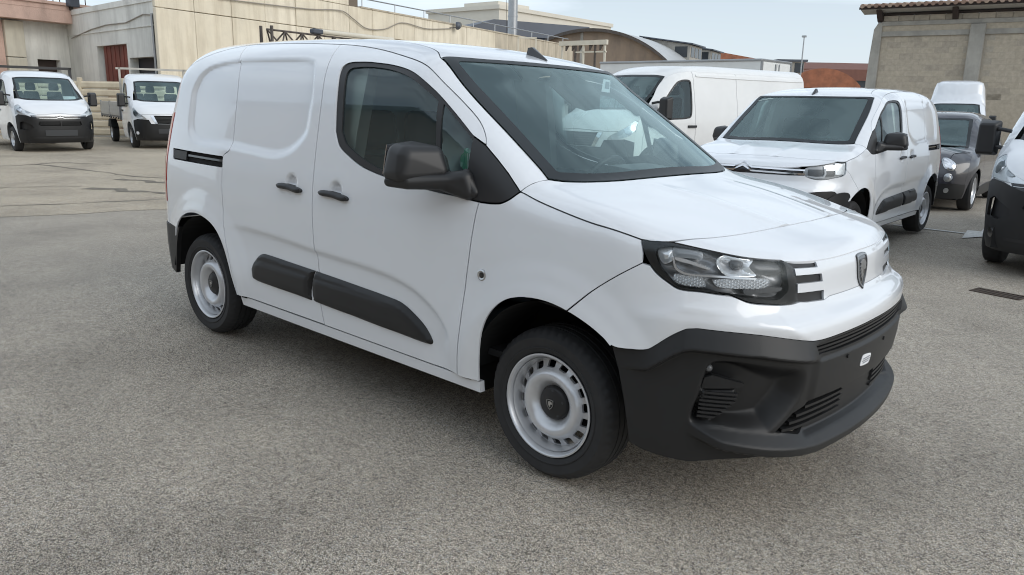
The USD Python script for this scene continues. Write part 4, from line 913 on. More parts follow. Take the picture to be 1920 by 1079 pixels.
# ------------------------------------------------------------------ the other vehicles: a body, cut along side, front, screen and roof lines
def shell(t, B, sp, h=.05, paint='white_paint', sides=(False, True)):
    """Panels of a vehicle from its outlines. sp: split (S, front edge of the side, from the bottom up to the pillar foot), seam (S, from there
    back to the tail), ws (T, half screen: right edge from the base up, base middle, top middle), tail x, bottom z, arches, window, doors, bumper ..."""
    out = {}
    split, seam = curve(sp['split'], 4), curve(sp['seam'], 5)
    tail, zb = sp['tail'], sp['bottom']
    arches = shapely.union_all([Point(x, z).buffer(r, 16).union(sbox(x - r, -1, x + r, z)) for x, z, r in sp['arches']])
    wl = sp['ws']
    edge = curve(wl['edge'], 5)                                   # T, y < 0, from the base corner up
    base = curve([tuple(edge[0]), *wl['base'], *[(x, -y) for x, y in wl['base'][:-1][::-1]], (edge[0][0], -edge[0][1])], 5)
    top = curve([tuple(edge[-1]), *wl['top'], *[(x, -y) for x, y in wl['top'][:-1][::-1]], (edge[-1][0], -edge[-1][1])], 5)
    screen = poly(base, (edge * [1, -1])[1:-1], top[::-1], edge[::-1][1:-1])
    side_ring = np.vstack([split, seam[1:], [(tail, zb)]])
    side = Polygon(side_ring).buffer(0).difference(arches)
    low = sbox(-9, -1, 9, 9)
    win = sp.get('windows', [])
    frames = [Polygon(curve(w, 4, closed=True)).buffer(0) for w in win]
    cut = shapely.union_all(frames) if frames else Polygon()
    body = side.difference(cut)
    dark_side = sp.get('dark_side')
    pieces = [body]
    for ln in sp.get('lines', []):
        new = []
        for g in pieces:
            r = g.difference(LineString(curve(ln, 4)).buffer(.003 if h < .06 else .004))
            new += [x for x in (r.geoms if hasattr(r, 'geoms') else [r]) if x.area > .01]
        pieces = new
    pieces.sort(key=lambda g: -g.centroid.x)
    names = sp.get('names', ['front_wing', 'front_door', 'side_panel', 'rear_side_panel', 'side_panel', 'side_panel'])
    disp = sp.get('disp')
    doors = []
    for m in sides:
        for k, g in enumerate(pieces):
            o = obj(names[min(k, len(names) - 1)], panel(B, 'S', g.buffer(-.001), h, 0, .012, disp, mirror=m), paint, t, smooth=38); doors.append(o)
            if names[min(k, len(names) - 1)] == 'front_door': out['door', m] = o
        par = out.get(('door', m), t)
        for ln in sp.get('lines', []): obj('door_gap', panel(B, 'S', thick(curve(ln, 4), .018).intersection(side.buffer(-.02)) if thick(curve(ln, 4), .018).intersection(side.buffer(-.02)).geom_type == 'Polygon' else biggest(thick(curve(ln, 4), .018).intersection(side.buffer(-.02))), h, -.014, 0, mirror=m), 'void_black', par)
        for k, fr in enumerate(frames):
            inner = fr.buffer(-.028)
            obj('window_seal', panel(B, 'S', biggest(fr.buffer(.001).difference(inner)), h, -.004, .01, mirror=m), 'black_plastic', par, smooth=38)
            for g in (inner.difference(LineString(sp['divider']).buffer(.012)).geoms if k == 0 and 'divider' in sp else [inner]):
                obj('side_window', panel(B, 'S', g.buffer(.004), h, -.012, 0, mirror=m), sp.get('tint', 'glass') if k == 0 else 'glass', par, smooth=True)
            if k == 0 and 'divider' in sp: obj('window_bar', panel(B, 'S', biggest(LineString(sp['divider']).buffer(.015).intersection(inner)), h, -.004, .01, mirror=m), 'black_plastic', par)
        for nm, mt, pl, off in sp.get('side_trim', []):
            obj(nm, panel(B, 'S', Polygon(curve(pl, 4, closed=True)).buffer(0).difference(arches), h, off, .012 + max(off, 0), mirror=m), mt, t, smooth=38)
        for x, z in sp.get('handles', []):
            obj('door_handle', panel(B, 'S', sbox(x - .11, z - .014, x + .11, z + .014).buffer(.008), .03, .022, .03, mirror=m), 'black_plastic', par, smooth=38)
        for x, z, r in sp['arches']:
            ln = barrel(x, z, r - .012, -(float(B.hw(np.array(z))) - .06), -.62, 2, 178)
            obj('arch_liner', flip_y(ln) if m else ln, 'void_black', t)
    # roof and pillars
    sC = B.conv(seam, 'S', 'C'); mid = 0.8 * math.pi / 2
    mir = lambda a: np.stack([a[:, 0], 2 * mid - a[:, 1]], -1)
    eC = B.conv(edge, 'T', 'C'); tC = B.conv(top, 'T', 'C'); bC = B.conv(base, 'T', 'C')
    ring = np.vstack([sC, mir(sC)[::-1], mir(eC), tC[::-1][1:-1], eC[::-1]])
    obj('roof', panel(B, 'C', Polygon(ring).buffer(0).buffer(-.0015), h * 1.3, 0, .012), paint, t, smooth=38)
    obj('windscreen', panel(B, 'T', screen.buffer(-.003), h * 1.3, 0, 0), sp.get('screen_glass', 'windscreen_glass'), t, smooth=True)
    fr = screen.buffer(-.004).difference(screen.buffer(-.055))
    obj('windscreen_frit', panel(B, 'T', biggest(fr), h, .002, 0), 'frit_black', t, smooth=True)
    # front
    spF = B.conv(split, 'S', 'F'); foot = spF[-1:]
    bF = B.uv('F', B.solve('T', base[:, 0], base[:, 1])[0]); bF = bF[(bF[:, 0] > spF[-1, 0] + .01) & (bF[:, 0] < -spF[-1, 0] - .01)]
    front = Polygon(np.vstack([spF, bF, (spF * [-1, 1])[::-1]])).buffer(0)
    front = front.difference(shapely.affinity.scale(Polygon(B.conv(np.array([(x + r * math.cos(a), z + r * math.sin(a)) for x, z, r in sp['arches'][:1] for a in np.radians(np.arange(-30, 100, 5))] + [(sp['arches'][0][0], sp['arches'][0][1])]), 'S', 'F')).buffer(0), 1, 1)) if sp.get('front_arch') else front
    both = lambda g: [g, shapely.affinity.scale(g, -1, 1, origin=(0, 0))]
    taken = []
    for nm, mt, pl, off, sub in sp['front']:
        g = Polygon(curve(pl, 4, closed=True) if sub.get('smooth', True) else pl).buffer(0)
        g = g.intersection(front)
        if off < -.02: g = g.buffer(.03).intersection(front)
        gs = [g] if sub.get('middle') else both(g)
        if sub.get('middle'): gs = [biggest(shapely.union_all(both(g)).buffer(.002).buffer(-.002))]
        if sub.get('cut', True):
            for q in gs: taken.append(q)
        for q in gs:
            ring_ = np.asarray(biggest(q).exterior.coords)[:-1]
            dz = sub.get('dome'); dd = (lambda u, v, r=ring_, dz=dz: dz * sstep(inset_sdf(u, v, r), 0, sub.get('soft', .04))) if dz else None
            hole = sub.get('minus'); qq = biggest(q.difference(shapely.union_all([b for hl in hole for b in both(Polygon(hl).buffer(-.012))]))) if hole else biggest(q)
            o = obj(nm, panel(B, 'F', qq.buffer(-.001), sub.get('h', h * .8), off, sub.get('lip', .03), dd), mt, t, smooth=38)
            if nm == 'headlamp':
                obj('lamp_glass', panel(B, 'F', qq.buffer(-.001), h, .004, 0), 'lens_clear', o, smooth=True)
                c = qq.representative_point(); x0, y0, x1, y1 = qq.bounds
                for a, b, mtt in ((.30, .55, 'chrome'), (.68, .5, 'satin_chrome')):
                    bowl = Point(x0 + (x1 - x0) * (a if q.centroid.x < 0 else 1 - a), y0 + (y1 - y0) * b).buffer(min(x1 - x0, y1 - y0) * .27, 8).intersection(qq.buffer(-.008))
                    if not bowl.is_empty and bowl.area > 2e-4: obj('reflector', panel(B, 'F', biggest(bowl), .02, off + .014, .01, lambda u, v: 0 * u), mtt, o, smooth=38)
    rest = front.difference(shapely.union_all(taken)) if taken else front
    bl = sp['bonnet_line']
    for k, g in enumerate(sorted(rest.difference(LineString(curve(bl, 4)).buffer(.003)).geoms if hasattr(rest.difference(LineString(curve(bl, 4)).buffer(.003)), 'geoms') else [rest], key=lambda g: -g.centroid.y)):
        if g.area > .004: obj('bonnet' if k == 0 else 'front_panel', panel(B, 'F', g.buffer(-.001), h, 0, .02), paint, t, smooth=38)
    # tail wall
    zs = np.linspace(zb, seam[-1, 1], 12); P = B.solve('S', np.full(12, tail + .002), zs)[0]
    cc = np.linspace(sC[-1, 1], 2 * mid - sC[-1, 1], 14)[1:-1]; Q = B.solve('C', np.full(12, tail + .002), cc)[0]
    yz = np.vstack([P[:, 1:], Q[:, 1:], (P[:, 1:] * [-1, 1])[::-1]])
    tp = Polygon(yz).buffer(0)
    if sp.get('rear_window'): 
        rw = sbox(*sp['rear_window']).buffer(.05); tp2 = tp.difference(rw)
    else: tp2 = tp.buffer(-.002)
    if tp2.geom_type == 'MultiPolygon': tp2 = biggest(tp2)
    a, b, _ = tri_fill(tp2, .15); obj(sp.get('tail_name', 'rear_doors'), (np.stack([np.full(len(a), tail), a[:, 0], a[:, 1]], -1), b), paint, t)
    if sp.get('rear_window'):
        a, b, _ = tri_fill(rw, .2); obj('rear_window', (np.stack([np.full(len(a), tail), a[:, 0], a[:, 1]], -1), b), 'glass', t)
    return out

def cabin(t, x, w=.78, floor=.55, dash=1.25, seats=(.46, -.14, -.54), seat_z=.95, back=None):
    cb = thing_part('cabin', t)
    obj('cabin_floor', bx(x - 1.35, x + .3, -w, w, floor - .03, floor), 'cabin_dark', cb)
    obj('dashboard', hull([(px, y, z) for y in (-w, w) for px, z in ((x + .36, dash), (x + .10, dash + .03), (x - .12, dash - .06), (x - .10, floor + .2), (x + .35, floor + .2))]), 'cabin_dark', cb)
    th = np.linspace(0, 2 * np.pi, 25); wr = np.stack([x - .22 + .19 * np.sin(th) * .55, seats[0] + .19 * np.cos(th), dash + .19 * np.sin(th) * .83], -1)
    obj('steering_wheel', tube(wr, .018, 6, False), 'black_plastic', cb, smooth=True)
    for y in seats: seat(cb, x - .80, y, .48, seat_z, 'cabin_dark')
    if back: obj('bulkhead', hull([(back + d, y, z) for d in (0, .03) for y, z in ((-w + .02, floor), (w - .02, floor), (-w + .1, dash + .45), (w - .1, dash + .45), (.5, dash + .68), (-.5, dash + .68))]), 'bulkhead_grey', cb)
    return cb

def big_mirror(t, x, y, z, s, matname='black_plastic', hgt=.36):
    import manifold3d as m3
    hl = lambda l: m3.Manifold.batch_hull([m3.Manifold.sphere(r, 16).translate([p[0], p[1] * s, p[2]]) for p, r in l])
    house = hl([((x - .04, y + .10, z + .03), .03), ((x - .04, y + .27, z + .03), .03), ((x + .05, y + .12, z + .05), .035), ((x + .05, y + .25, z + .05), .035), ((x - .04, y + .10, z + hgt), .035), ((x - .04, y + .26, z + hgt), .035), ((x + .045, y + .13, z + hgt - .03), .04), ((x + .045, y + .24, z + hgt - .03), .04)])
    m = obj('wing_mirror', house, matname, t, smooth=45)
    obj('mirror_glass', bx(x - .075, x - .071, *sorted((s * (y + .10), s * (y + .27))), z + .04, z + hgt), 'chrome', m)
    for zz in (z + .10, z + hgt - .06):
        obj('mirror_arm', tube([(x + .08, s * (y - .06), zz - .02), (x + .06, s * (y + .05), zz), (x, s * (y + .13), zz)], .022, 8), matname, m, smooth=40)
    return m

def wheels_of(t, xs, y, R=.34, rr=.205, hub=True, steel=True):
    for x in xs:
        for s in (-1, 1):
            w = thing_part('wheel', t); wheel(w, x, s * y, R=R, rr=rr, side=s, hub='plain' if hub else None, nh=12, detail=False)

# --- large van cab shared by the tall vans and the flatbed trucks
def big_body(roof, high=False):
    rg = [(-9, roof), (-1.9, roof), (-1.35, roof - .02)]
    rg += [(-1.0, roof - .10), (-.75, roof - .22), (-.60, 2.10)] if high else [(-1.05, roof - .03), (-.80, roof - .075), (-.62, roof - .13)]
    rg += [(-.46, 2.04), (-.02, 1.70), (.36, 1.415), (.44, 1.37), (.60, 1.30), (.75, 1.20), (.86, 1.10), (.93, 1.0), (1.1, .7), (1.3, .3)]
    return Body(half_width=[(.1, .93), (.25, .965), (.5, 1.005), (.8, 1.022), (1.15, 1.016), (1.45, .982), (1.8, .925), (2.05, .885), (2.25, .855), (2.5, .815), (2.9, .76)],
                taper=[(-9, 0), (-.3, 0), (.3, -.03), (.7, -.10), (1.3, -.26)], ridge=rg, bow=[(-9, .02), (-1.4, .04), (-.6, .16), (.4, .20), (.7, .12), (1.3, .05)],
                crown=[(-9, .05), (1.3, .05)], nose=[(.05, .80), (.2, .86), (.35, .93), (.6, .95), (.9, .945), (1.0, .93), (1.12, .87), (1.25, .74), (1.4, .5), (2.4, -.8)],
                nose_bow=(.20, .10), rear=[(.1, -9.5), (3, -9.5)], round_top=[(-9, .24), (-1, .22), (-.4, .14), (1.3, .12)], round_nose=.34, round_tail=.1, round_brow=.10, cx=1.4)

BIG_SPLIT = [(.46, .25), (.47, .8), (.44, 1.05), (.34, 1.24), (.12, 1.415)]
BIG_WS = {'edge': [(.17, -.800), (-.20, -.765), (-.50, -.715)], 'base': [(.30, -.62), (.40, -.3), (.43, 0)], 'top': [(-.46, -.5), (-.42, -.25), (-.41, 0)]}
BIG_WIN = [(.02, 1.30), (-.18, 1.50), (-.42, 1.72), (-.62, 1.88), (-.78, 1.925), (-.96, 1.92), (-1.0, 1.86), (-1.0, 1.45), (-.97, 1.29), (-.90, 1.245), (-.5, 1.22), (-.1, 1.225)]

def jumper_front(lamps='slim'):
    """Dark bumper with deep corner pockets, slanting lamps, two bright bars that rise to a double chevron."""
    bump = [(-1.40, .20), (-1.36, .70), (-1.12, .90), (-.92, 1.005), (-.72, .985), (-.52, .915), (-.40, .885), (0, .875), (0, .20)]
    pocket = [(-.93, .60), (-.90, .80), (-.80, .84), (-.60, .74), (-.56, .66), (-.70, .58)]
    grille = [(-.50, .735), (-.47, .84), (0, .845), (0, .70), (-.45, .70)]
    plate = [(-.36, .44), (-.36, .60), (0, .60), (0, .44)]
    f = [('lower_bumper', 'dark_plastic', bump, .012, {'middle': True, 'smooth': False, 'minus': [pocket, grille]}),
         ('bumper_pocket', 'black_plastic', pocket, -.05, {'cut': False, 'lip': 0}),
         ('grille', 'void_black', grille, -.03, {'middle': True, 'smooth': False, 'cut': False, 'lip': 0}),
         ('plate_holder', 'cabin_grey', plate, .026, {'middle': True, 'smooth': False, 'cut': False}),
         ('headlamp', 'lamp_chrome', [(-1.05, 1.03), (-1.08, 1.22), (-1.0, 1.26), (-.82, 1.15), (-.62, 1.055), (-.50, .995), (-.66, .985), (-.92, 1.012)], -.012, {}),
         ('grille_band', 'gloss_black', [(-.64, .985), (-.60, .93), (-.40, .888), (0, .878), (0, .995), (-.06, .975), (-.13, .968)], .004, {'middle': True, 'smooth': False}),
         ('chrome_bar', 'satin_chrome', [(-.60, .957), (-.30, .953), (-.12, .954), (-.055, .980), (0, 1.008), (0, .990), (-.06, .968), (-.13, .946), (-.60, .949)], .014, {'middle': True, 'smooth': False, 'cut': False}),
         ('chrome_bar', 'satin_chrome', [(-.46, .910), (-.12, .912), (-.06, .932), (0, .958), (0, .938), (-.06, .918), (-.12, .903), (-.46, .903)], .020, {'middle': True, 'smooth': False, 'cut': False})]
    for z in (.74, .765, .79, .815): f.append(('grille_slat', 'dark_plastic', [(-.455, z - .006), (-.455, z + .006), (0, z + .006), (0, z - .006)], -.012, {'middle': True, 'smooth': False, 'cut': False, 'lip': .01}))
    f.append(('bumper_step', 'black_plastic', [(-.62, .375), (-.62, .41), (0, .41), (0, .375)], .016, {'middle': True, 'smooth': False, 'cut': False}))
    return f

def van_spec(tail, wb, **kw):
    sp = dict(split=BIG_SPLIT, ws=BIG_WS, tail=tail, bottom=.30, arches=[(0, .36, .43)] + ([(-wb, .36, .43)] if tail < -wb else []),
              windows=[BIG_WIN], divider=[(-.30, 1.2), (-.30, 1.95)], handles=[(-.98, 1.10)], bonnet_line=[(-1.5, 1.02), (-.6, 1.01), (0, 1.03), (.6, 1.01), (1.5, 1.02)])
    sp.update(kw); return sp

def rescale(t, k):
    UsdGeom.Xformable(t).AddScaleOp().Set(Gf.Vec3f(k, k, k)); return t

def tall_van(name, label, loc, rotz, roof=2.52, high=True, tail=-4.2, wb=3.3, front=None, paint='white_paint', group=None, h=.06, **kw):
    t = thing(name, label, 'van', loc, rotz, group)
    B = big_body(roof, high)
    seam = [(.12, 1.415), (-.12, 1.63), (-.36, 1.86), (-.60, 2.02), (-.85, 2.075), (-1.2, 2.09), (tail, 2.09)] if high else [(.12, 1.415), (-.12, 1.63), (-.36, 1.86), (-.60, 2.005), (-.85, 2.06), (-1.2, 2.075), (tail, 2.075)]
    sp = van_spec(tail, wb, seam=seam, front=front or jumper_front(), lines=kw.pop('lines', [[(.30, .25), (.30, .9), (.22, 1.2), (.10, 1.40)], [(-1.08, .25), (-1.08, 1.2), (-1.06, 2.1)], [(-2.35, .25), (-2.35, 2.1)]]),
                  side_trim=[('side_moulding', 'dark_plastic', [(-wb + .5, .52), (-wb + .5, .66), (-.55, .66), (-.50, .60), (-.5, .52)], .015), ('sill', 'black_plastic', [(-.45, .30), (-.45, .38), (-wb + .45, .38), (-wb + .45, .30)], .004)] + kw.pop('trim', []), **kw)
    shell(t, B, sp, h, paint)
    cabin(t, .10, back=-1.12)
    obj('underbody', bx(tail + .1, .75, -.80, .80, .28, .50), 'void_black', t)
    wheels_of(t, [0, -wb], .985)
    for s in (-1, 1): big_mirror(t, -.05, .98, 1.22, s)
    return t

def flatbed(name, label, loc, rotz, front, bed, roof=2.22, group=None, h=.05, wb=3.45):
    t = thing(name, label, 'truck', loc, rotz, group)
    B = big_body(roof)
    sp = van_spec(-1.12, wb, seam=[(.12, 1.415), (-.12, 1.63), (-.36, 1.86), (-.60, 2.0), (-.85, 2.05), (-1.12, 2.06)], front=front, lines=[[(.30, .25), (.30, .9), (.22, 1.2), (.10, 1.40)], [(-1.06, .25), (-1.06, 2.1)]],
                  rear_window=(-.62, 1.30, .62, 1.80), tail_name='cab_rear_wall', handles=[(-.92, 1.10)], tint='glass')
    shell(t, B, sp, h, 'white_paint')
    cabin(t, .10)
    obj('chassis', join(bx(-wb - 1.3, .6, -.42, -.30, .42, .60), bx(-wb - 1.3, .6, .30, .42, .42, .60), *[bx(x, x + .1, -.42, .42, .44, .56) for x in (-1.6, -2.6, -3.6, -4.4)]), 'void_black', t)
    obj('underbody', bx(-1.1, .75, -.78, .78, .30, .52), 'void_black', t)
    wheels_of(t, [0], .985); wheels_of(t, [-wb], .985)
    for s in (-1, 1): big_mirror(t, -.05, .98, 1.22, s)
    x0, x1 = -wb - 1.45, -1.25
    bd = obj('load_bed', bx(x0, x1, -1.03, 1.03, .86, .93), 'bed_steel', t)
    for s in (-1, 1):
        y = s * 1.035
        for k in range(2):
            a, b = x0 + (x1 - x0) * k / 2 + .03, x0 + (x1 - x0) * (k + 1) / 2 - .03
            dsd = obj('drop_side', bx(a, b, y - .018, y + .018, .92, 1.34), bed, bd)
            for z in (1.0, 1.13, 1.26): obj('side_rib', bx(a, b, y + s * .019 - .004, y + s * .019 + .004, z - .02, z + .02), bed, dsd)
        for x in (x0, (x0 + x1) / 2, x1): obj('bed_post', bx(x - .03, x + .03, y - .025, y + .025, .80, 1.37), 'bed_steel', bd)
        for x in np.linspace(x0 + .3, x1 - .3, 8): obj('rope_hook', bx(x - .03, x + .03, y + s * .02 - .02, y + s * .02 + .02, .82, .865), 'black_plastic', bd)
    obj('tailboard', bx(x0 - .02, x0 + .02, -1.0, 1.0, .92, 1.34), bed, bd)
    obj('headboard', bx(x1 - .02, x1 + .02, -1.0, 1.0, .92, 1.30), bed, bd)
    for s in (-1, 1): obj('mudguard', hull([(-wb + .42 * math.cos(a), s * y, .36 + .42 * math.sin(a)) for a in np.radians((20, 60, 90, 120, 160)) for y in (.82, 1.02)]), 'void_black', t)
    return t, bd, (x0, x1)
plain('bed_steel', (.22, .22, .22), .6, metallic=.3, vary=.2)
plain('bed_white', (.62, .62, .60), .55, vary=.06)
plain('bed_grey', (.42, .40, .36), .6, vary=.10)
def chevron_front(t, S, h):
    """The other small van: bonnet to the nose, a black band with two bright bars and a double chevron, split lamps and a plainer bumper."""
    B, P = K9, 'white_paint'
    mid = 0.8 * math.pi / 2
    mir = lambda a: np.stack([a[:, 0], 2 * mid - a[:, 1]], -1)
    both = lambda g: [g, shapely.affinity.scale(g, -1, 1, origin=(0, 0))]
    obj('bonnet_nose', panel(B, 'H', S['nose'], h, 0, .015), P, t, smooth=35)
    nl = S['noselow']
    band = Polygon(np.vstack([nl, [(0, .925), (-.45, .925), (-.60, .93)]])).buffer(0)
    band = shapely.union_all([g.buffer(.002) for g in both(band)]).buffer(-.002)
    lamp = Polygon(curve([(-1.030, 1.062), (-.98, 1.068), (-.90, 1.055), (-.78, 1.030), (-.66, 1.015), (-.60, .985), (-.60, .93), (-.68, .895), (-.78, .892), (-.86, .905), (-1.00, .930), (-1.025, .97)], 4, closed=True)).buffer(0)
    bt = S['bumptop']
    whole = Polygon(np.vstack([S['side_seam'], S['farF'], bt[bt[:, 0] > S['farF'][-1, 0] + .002], [(0, 1.006)], nl[::-1][1:], [(-.80, 1.05), (-1.05, 1.066)]])).buffer(0)
    whole = shapely.union_all([whole, sbox(-.9, .72, 0, 1.0).intersection(Polygon(np.vstack([nl, [(0, .7), (-.9, .7), (-.9, 1.02)]])).buffer(0))])
    whole = shapely.union_all([g.buffer(.002) for g in both(whole)]).buffer(-.002)
    lamps = both(lamp)
    def flare(u, v):
        Q = B.solve('F', u, v)[0]; q = np.hypot(Q[:, 0], v - .345)
        return (.016 * np.exp(-((q - .44) / .055) ** 2) + .010 * (1 - sstep(q, .52, .60))) * sstep(np.abs(Q[:, 1]), .84, .905)
    lowcut = S['dark_full']
    white = whole.difference(band).difference(shapely.union_all(lamps))
    for g in (white.geoms if hasattr(white, 'geoms') else [white]):
        if g.area > .003: obj('front_bumper', panel(B, 'F', g.buffer(-.001), h, 0, .02, flare), P, t, smooth=35)
    bb = band.difference(shapely.union_all(lamps)); 
    gr = obj('grille', panel(B, 'F', biggest(bb), h, -.012, .01), 'gloss_black', t, smooth=35)
    for z, c in ((.985, .0), (.948, .0)):
        pts = [(-.60, z - .003), (-.25, z), (-.10, z + .002), (-.05, z + .030), (0, z + .052), (.05, z + .030), (.10, z + .002), (.25, z), (.60, z - .003)]
        obj('chrome_bar', panel(B, 'F', thick(pts, .0075), .02, .004, .012), 'chrome', gr, smooth=35)
    for g in lamps:
        sgn = -1 if g.centroid.x < 0 else 1
        o = obj('headlamp', panel(B, 'F', g, h, -.030, .0), 'lamp_silver', t, smooth=35)
        r = lambda x0, x1, z0, z1: Polygon([(sgn * x0, z0), (sgn * x1, z0), (sgn * x1, z1), (sgn * x0, z1)]).buffer(.006)
        for x0, x1, z0, z1, mt, off in ((.90, 1.04, .945, 1.045, 'lamp_chrome', -.016), (.78, .885, .985, 1.03, 'lamp_chrome', -.016), (.79, .88, .93, .965, 'lamp_grey', -.016), (.64, .75, .935, .985, 'lamp_grey', -.014)):
            obj('reflector', panel(B, 'F', biggest(r(x0, x1, z0, z1).intersection(g.buffer(-.004))), .02, off, .01), mt, o, smooth=35)
        obj('running_light', panel(B, 'F', thick([(sgn * .62, .925), (sgn * .70, .912), (sgn * .77, .918), (sgn * .785, .95), (sgn * .78, 1.0)], .008), .02, -.008, .01), 'label_white', o, smooth=35)
        obj('lamp_glass', panel(B, 'F', g.buffer(-.001), h, 0, 0), 'lens_clear', o, smooth=True)
    dk = shapely.union_all([g.buffer(.002) for g in both(lowcut)]).buffer(-.002)
    db = obj('lower_bumper', panel(B, 'F', biggest(dk), h, .01, .03), 'dark_plastic', t, smooth=35)
    obj('bumper_intake', panel(B, 'F', sbox(-.55, .40, .55, .52).buffer(.02), h, .012, 0), 'void_black', db, smooth=35)
    for s in (-1, 1):
        obj('bumper_pod', panel(B, 'F', Polygon(curve([(s * 1.12, .60), (s * 1.10, .74), (s * .92, .76), (s * .80, .70), (s * .82, .60), (s * .95, .56)], 4, closed=True)).buffer(0), h, .020, .02), 'black_plastic', db, smooth=35)
# --- small dark hatchback parked behind the vans
def hatchback(name, label, loc, rotz):
    t = thing(name, label, 'car', loc, rotz)
    B = Body(half_width=[(.1, .80), (.25, .85), (.45, .885), (.7, .895), (.9, .885), (1.05, .85), (1.3, .74), (1.5, .64), (1.7, .52)],
             taper=[(-4, -.25), (-3.3, -.10), (-2.8, -.02), (-2, 0), (.1, 0), (.5, -.06), (1.2, -.25)],
             ridge=[(-4, 1.2), (-3.3, 1.30), (-3.05, 1.48), (-2.4, 1.585), (-1.6, 1.61), (-1.15, 1.575), (-.80, 1.42), (-.30, 1.10), (-.18, 1.055), (.1, 1.025), (.45, .96), (.68, .86), (.80, .74), (1.1, .5)],
             bow=[(-4, 0), (-1.2, .10), (-.5, .25), (0, .22), (.8, .1), (1.2, .1)], crown=[(-4, .08), (1.2, .08)],
             nose=[(.05, .62), (.2, .74), (.35, .79), (.6, .80), (.75, .76), (.9, .60), (1.1, .2), (1.7, -1)], nose_bow=(.26, .20), rear=[(.1, -3.35), (.7, -3.45), (1.3, -3.3), (1.7, -3.1)],
             round_top=[(-4, .2), (-1, .18), (-.3, .14), (1.2, .16)], round_nose=.40, round_tail=.3, round_brow=.16, cx=.9)
    sp = dict(split=[(.40, .22), (.42, .55), (.34, .80), (.05, .95), (-.28, 1.02)], seam=[(-.28, 1.02), (-.60, 1.22), (-.95, 1.43), (-1.25, 1.515), (-1.8, 1.545), (-2.5, 1.53), (-3.0, 1.40)],
              ws={'edge': [(-.30, -.66), (-.68, -.60), (-1.02, -.545)], 'base': [(-.22, -.5), (-.16, -.25), (-.14, 0)], 'top': [(-.98, -.4), (-.94, -.2), (-.93, 0)]}, tail=-3.0, bottom=.22,
              arches=[(0, .33, .37), (-2.57, .33, .37)], windows=[[(-.52, 1.04), (-.78, 1.22), (-1.08, 1.40), (-1.38, 1.455), (-1.42, 1.05), (-1.0, 1.03)], [(-1.50, 1.06), (-1.48, 1.46), (-1.9, 1.475), (-2.4, 1.45), (-2.6, 1.20), (-2.3, 1.08)]],
              lines=[[(-.42, .2), (-.46, 1.0)], [(-1.45, .2), (-1.45, 1.6)]], handles=[(-1.25, .90)], bonnet_line=[(-1.3, .95), (-.9, .93), (-.6, .82), (0, .80), (.6, .82), (.9, .93), (1.3, .95)],
              side_trim=[('sill', 'dark_plastic', [(-.35, .22), (-.35, .36), (-2.2, .36), (-2.2, .22)], .008)],
              front=[('headlamp', 'chrome', circle(-.66, .775, .105, 14) * [1, 1], -.004, {'dome': .03}), ('headlamp', 'satin_chrome', circle(-.63, .565, .072, 12) * [1, 1], -.004, {'dome': .02}),
                     ('fog_lamp', 'satin_chrome', circle(-.62, .36, .042, 10), .016, {'cut': False}), ('lower_bumper', 'dark_plastic', [(-1.1, .22), (-1.1, .44), (-.7, .47), (0, .47), (0, .22)], .010, {'middle': True, 'smooth': False}),
                     ('grille', 'black_plastic', [(-.42, .58), (-.40, .66), (0, .66), (0, .58)], -.01, {'middle': True, 'smooth': False})])
    shell(t, B, sp, .05, 'car_grey')
    cabin(t, -.55, w=.62, floor=.40, dash=.98, seats=(.34, -.34), seat_z=.45)
    obj('underbody', bx(-3.0, .5, -.7, .7, .20, .45), 'void_black', t)
    wheels_of(t, [0, -2.57], .865, R=.325, rr=.22)
    for s in (-1, 1):
        m = join(trimesh.creation.icosphere(3, 1.0)); obj('wing_mirror', (m[0] * [.07, .11, .075] + [-.50, s * .98, 1.07], m[1]), 'car_grey', t, smooth=True)
    return t
plain('car_grey', (.022, .021, .027), .3, coat=1.0, vary=.05)
# ------------------------------------------------------------------ buildings round the yard
plain('wall_beige', (.70, .63, .50), .85, vary=.10, vscale=.9, dirt=((.42, .35, .25), (2.2, 2.2, .22), .6), bump=(22, .006))
plain('wall_beige_light', (.74, .67, .54), .85, vary=.09, vscale=1.1, dirt=((.33, .27, .19), (2.6, 2.6, .25), .6), bump=(22, .006))
plain('wall_beige_dull', (.50, .44, .345), .85, vary=.12, vscale=.8, dirt=((.20, .17, .13), (2.0, 2.0, .2), .8), bump=(22, .006))
plain('wall_grey', (.74, .73, .68), .88, vary=.12, vscale=.7, dirt=((.34, .33, .30), (1.6, 1.6, .22), .6), bump=(16, .010))
plain('wall_pink', (.60, .42, .345), .85, vary=.10, vscale=.8, dirt=((.25, .18, .15), (1.4, 1.4, .5), .6), bump=(20, .006))
plain('wall_cream', (.60, .56, .46), .8, vary=.08, vscale=1.5, dirt=((.35, .31, .25), (3, 3, .4), .5))
plain('block_a', (0.445, 0.385, 0.304), .9, vary=.14, vscale=7, bump=(45, .006))
plain('block_b', (0.435, 0.375, 0.294), .9, vary=.14, vscale=7, bump=(45, .006))
plain('block_c', (0.456, 0.395, 0.308), .9, vary=.14, vscale=7, bump=(45, .006))
plain('block_d', (0.392, 0.340, 0.271), .9, vary=.16, vscale=7, bump=(45, .006))
plain('mortar', (.40, .355, .29), .95, vary=.12, vscale=10)
plain('concrete_band', (.38, .36, .32), .9, vary=.14, vscale=1.6, dirt=((.2, .19, .17), (1.5, 1.5, .8), .6), bump=(20, .006))
plain('fence_concrete', (.56, .49, .37), .85, vary=.08, vscale=2.0, dirt=((.34, .28, .2), (2, 2, 1.2), .5))
plain('rust_door', (.165, .040, .028), .6, vary=.25, vscale=1.5, dirt=((.07, .03, .025), (3, 3, .5), .6))
plain('dark_opening', (.018, .018, .022), .7)
plain('shutter_blue', (.05, .065, .09), .5, vary=.15, vscale=3)
plain('brown_shutter', (.040, .026, .022), .6)
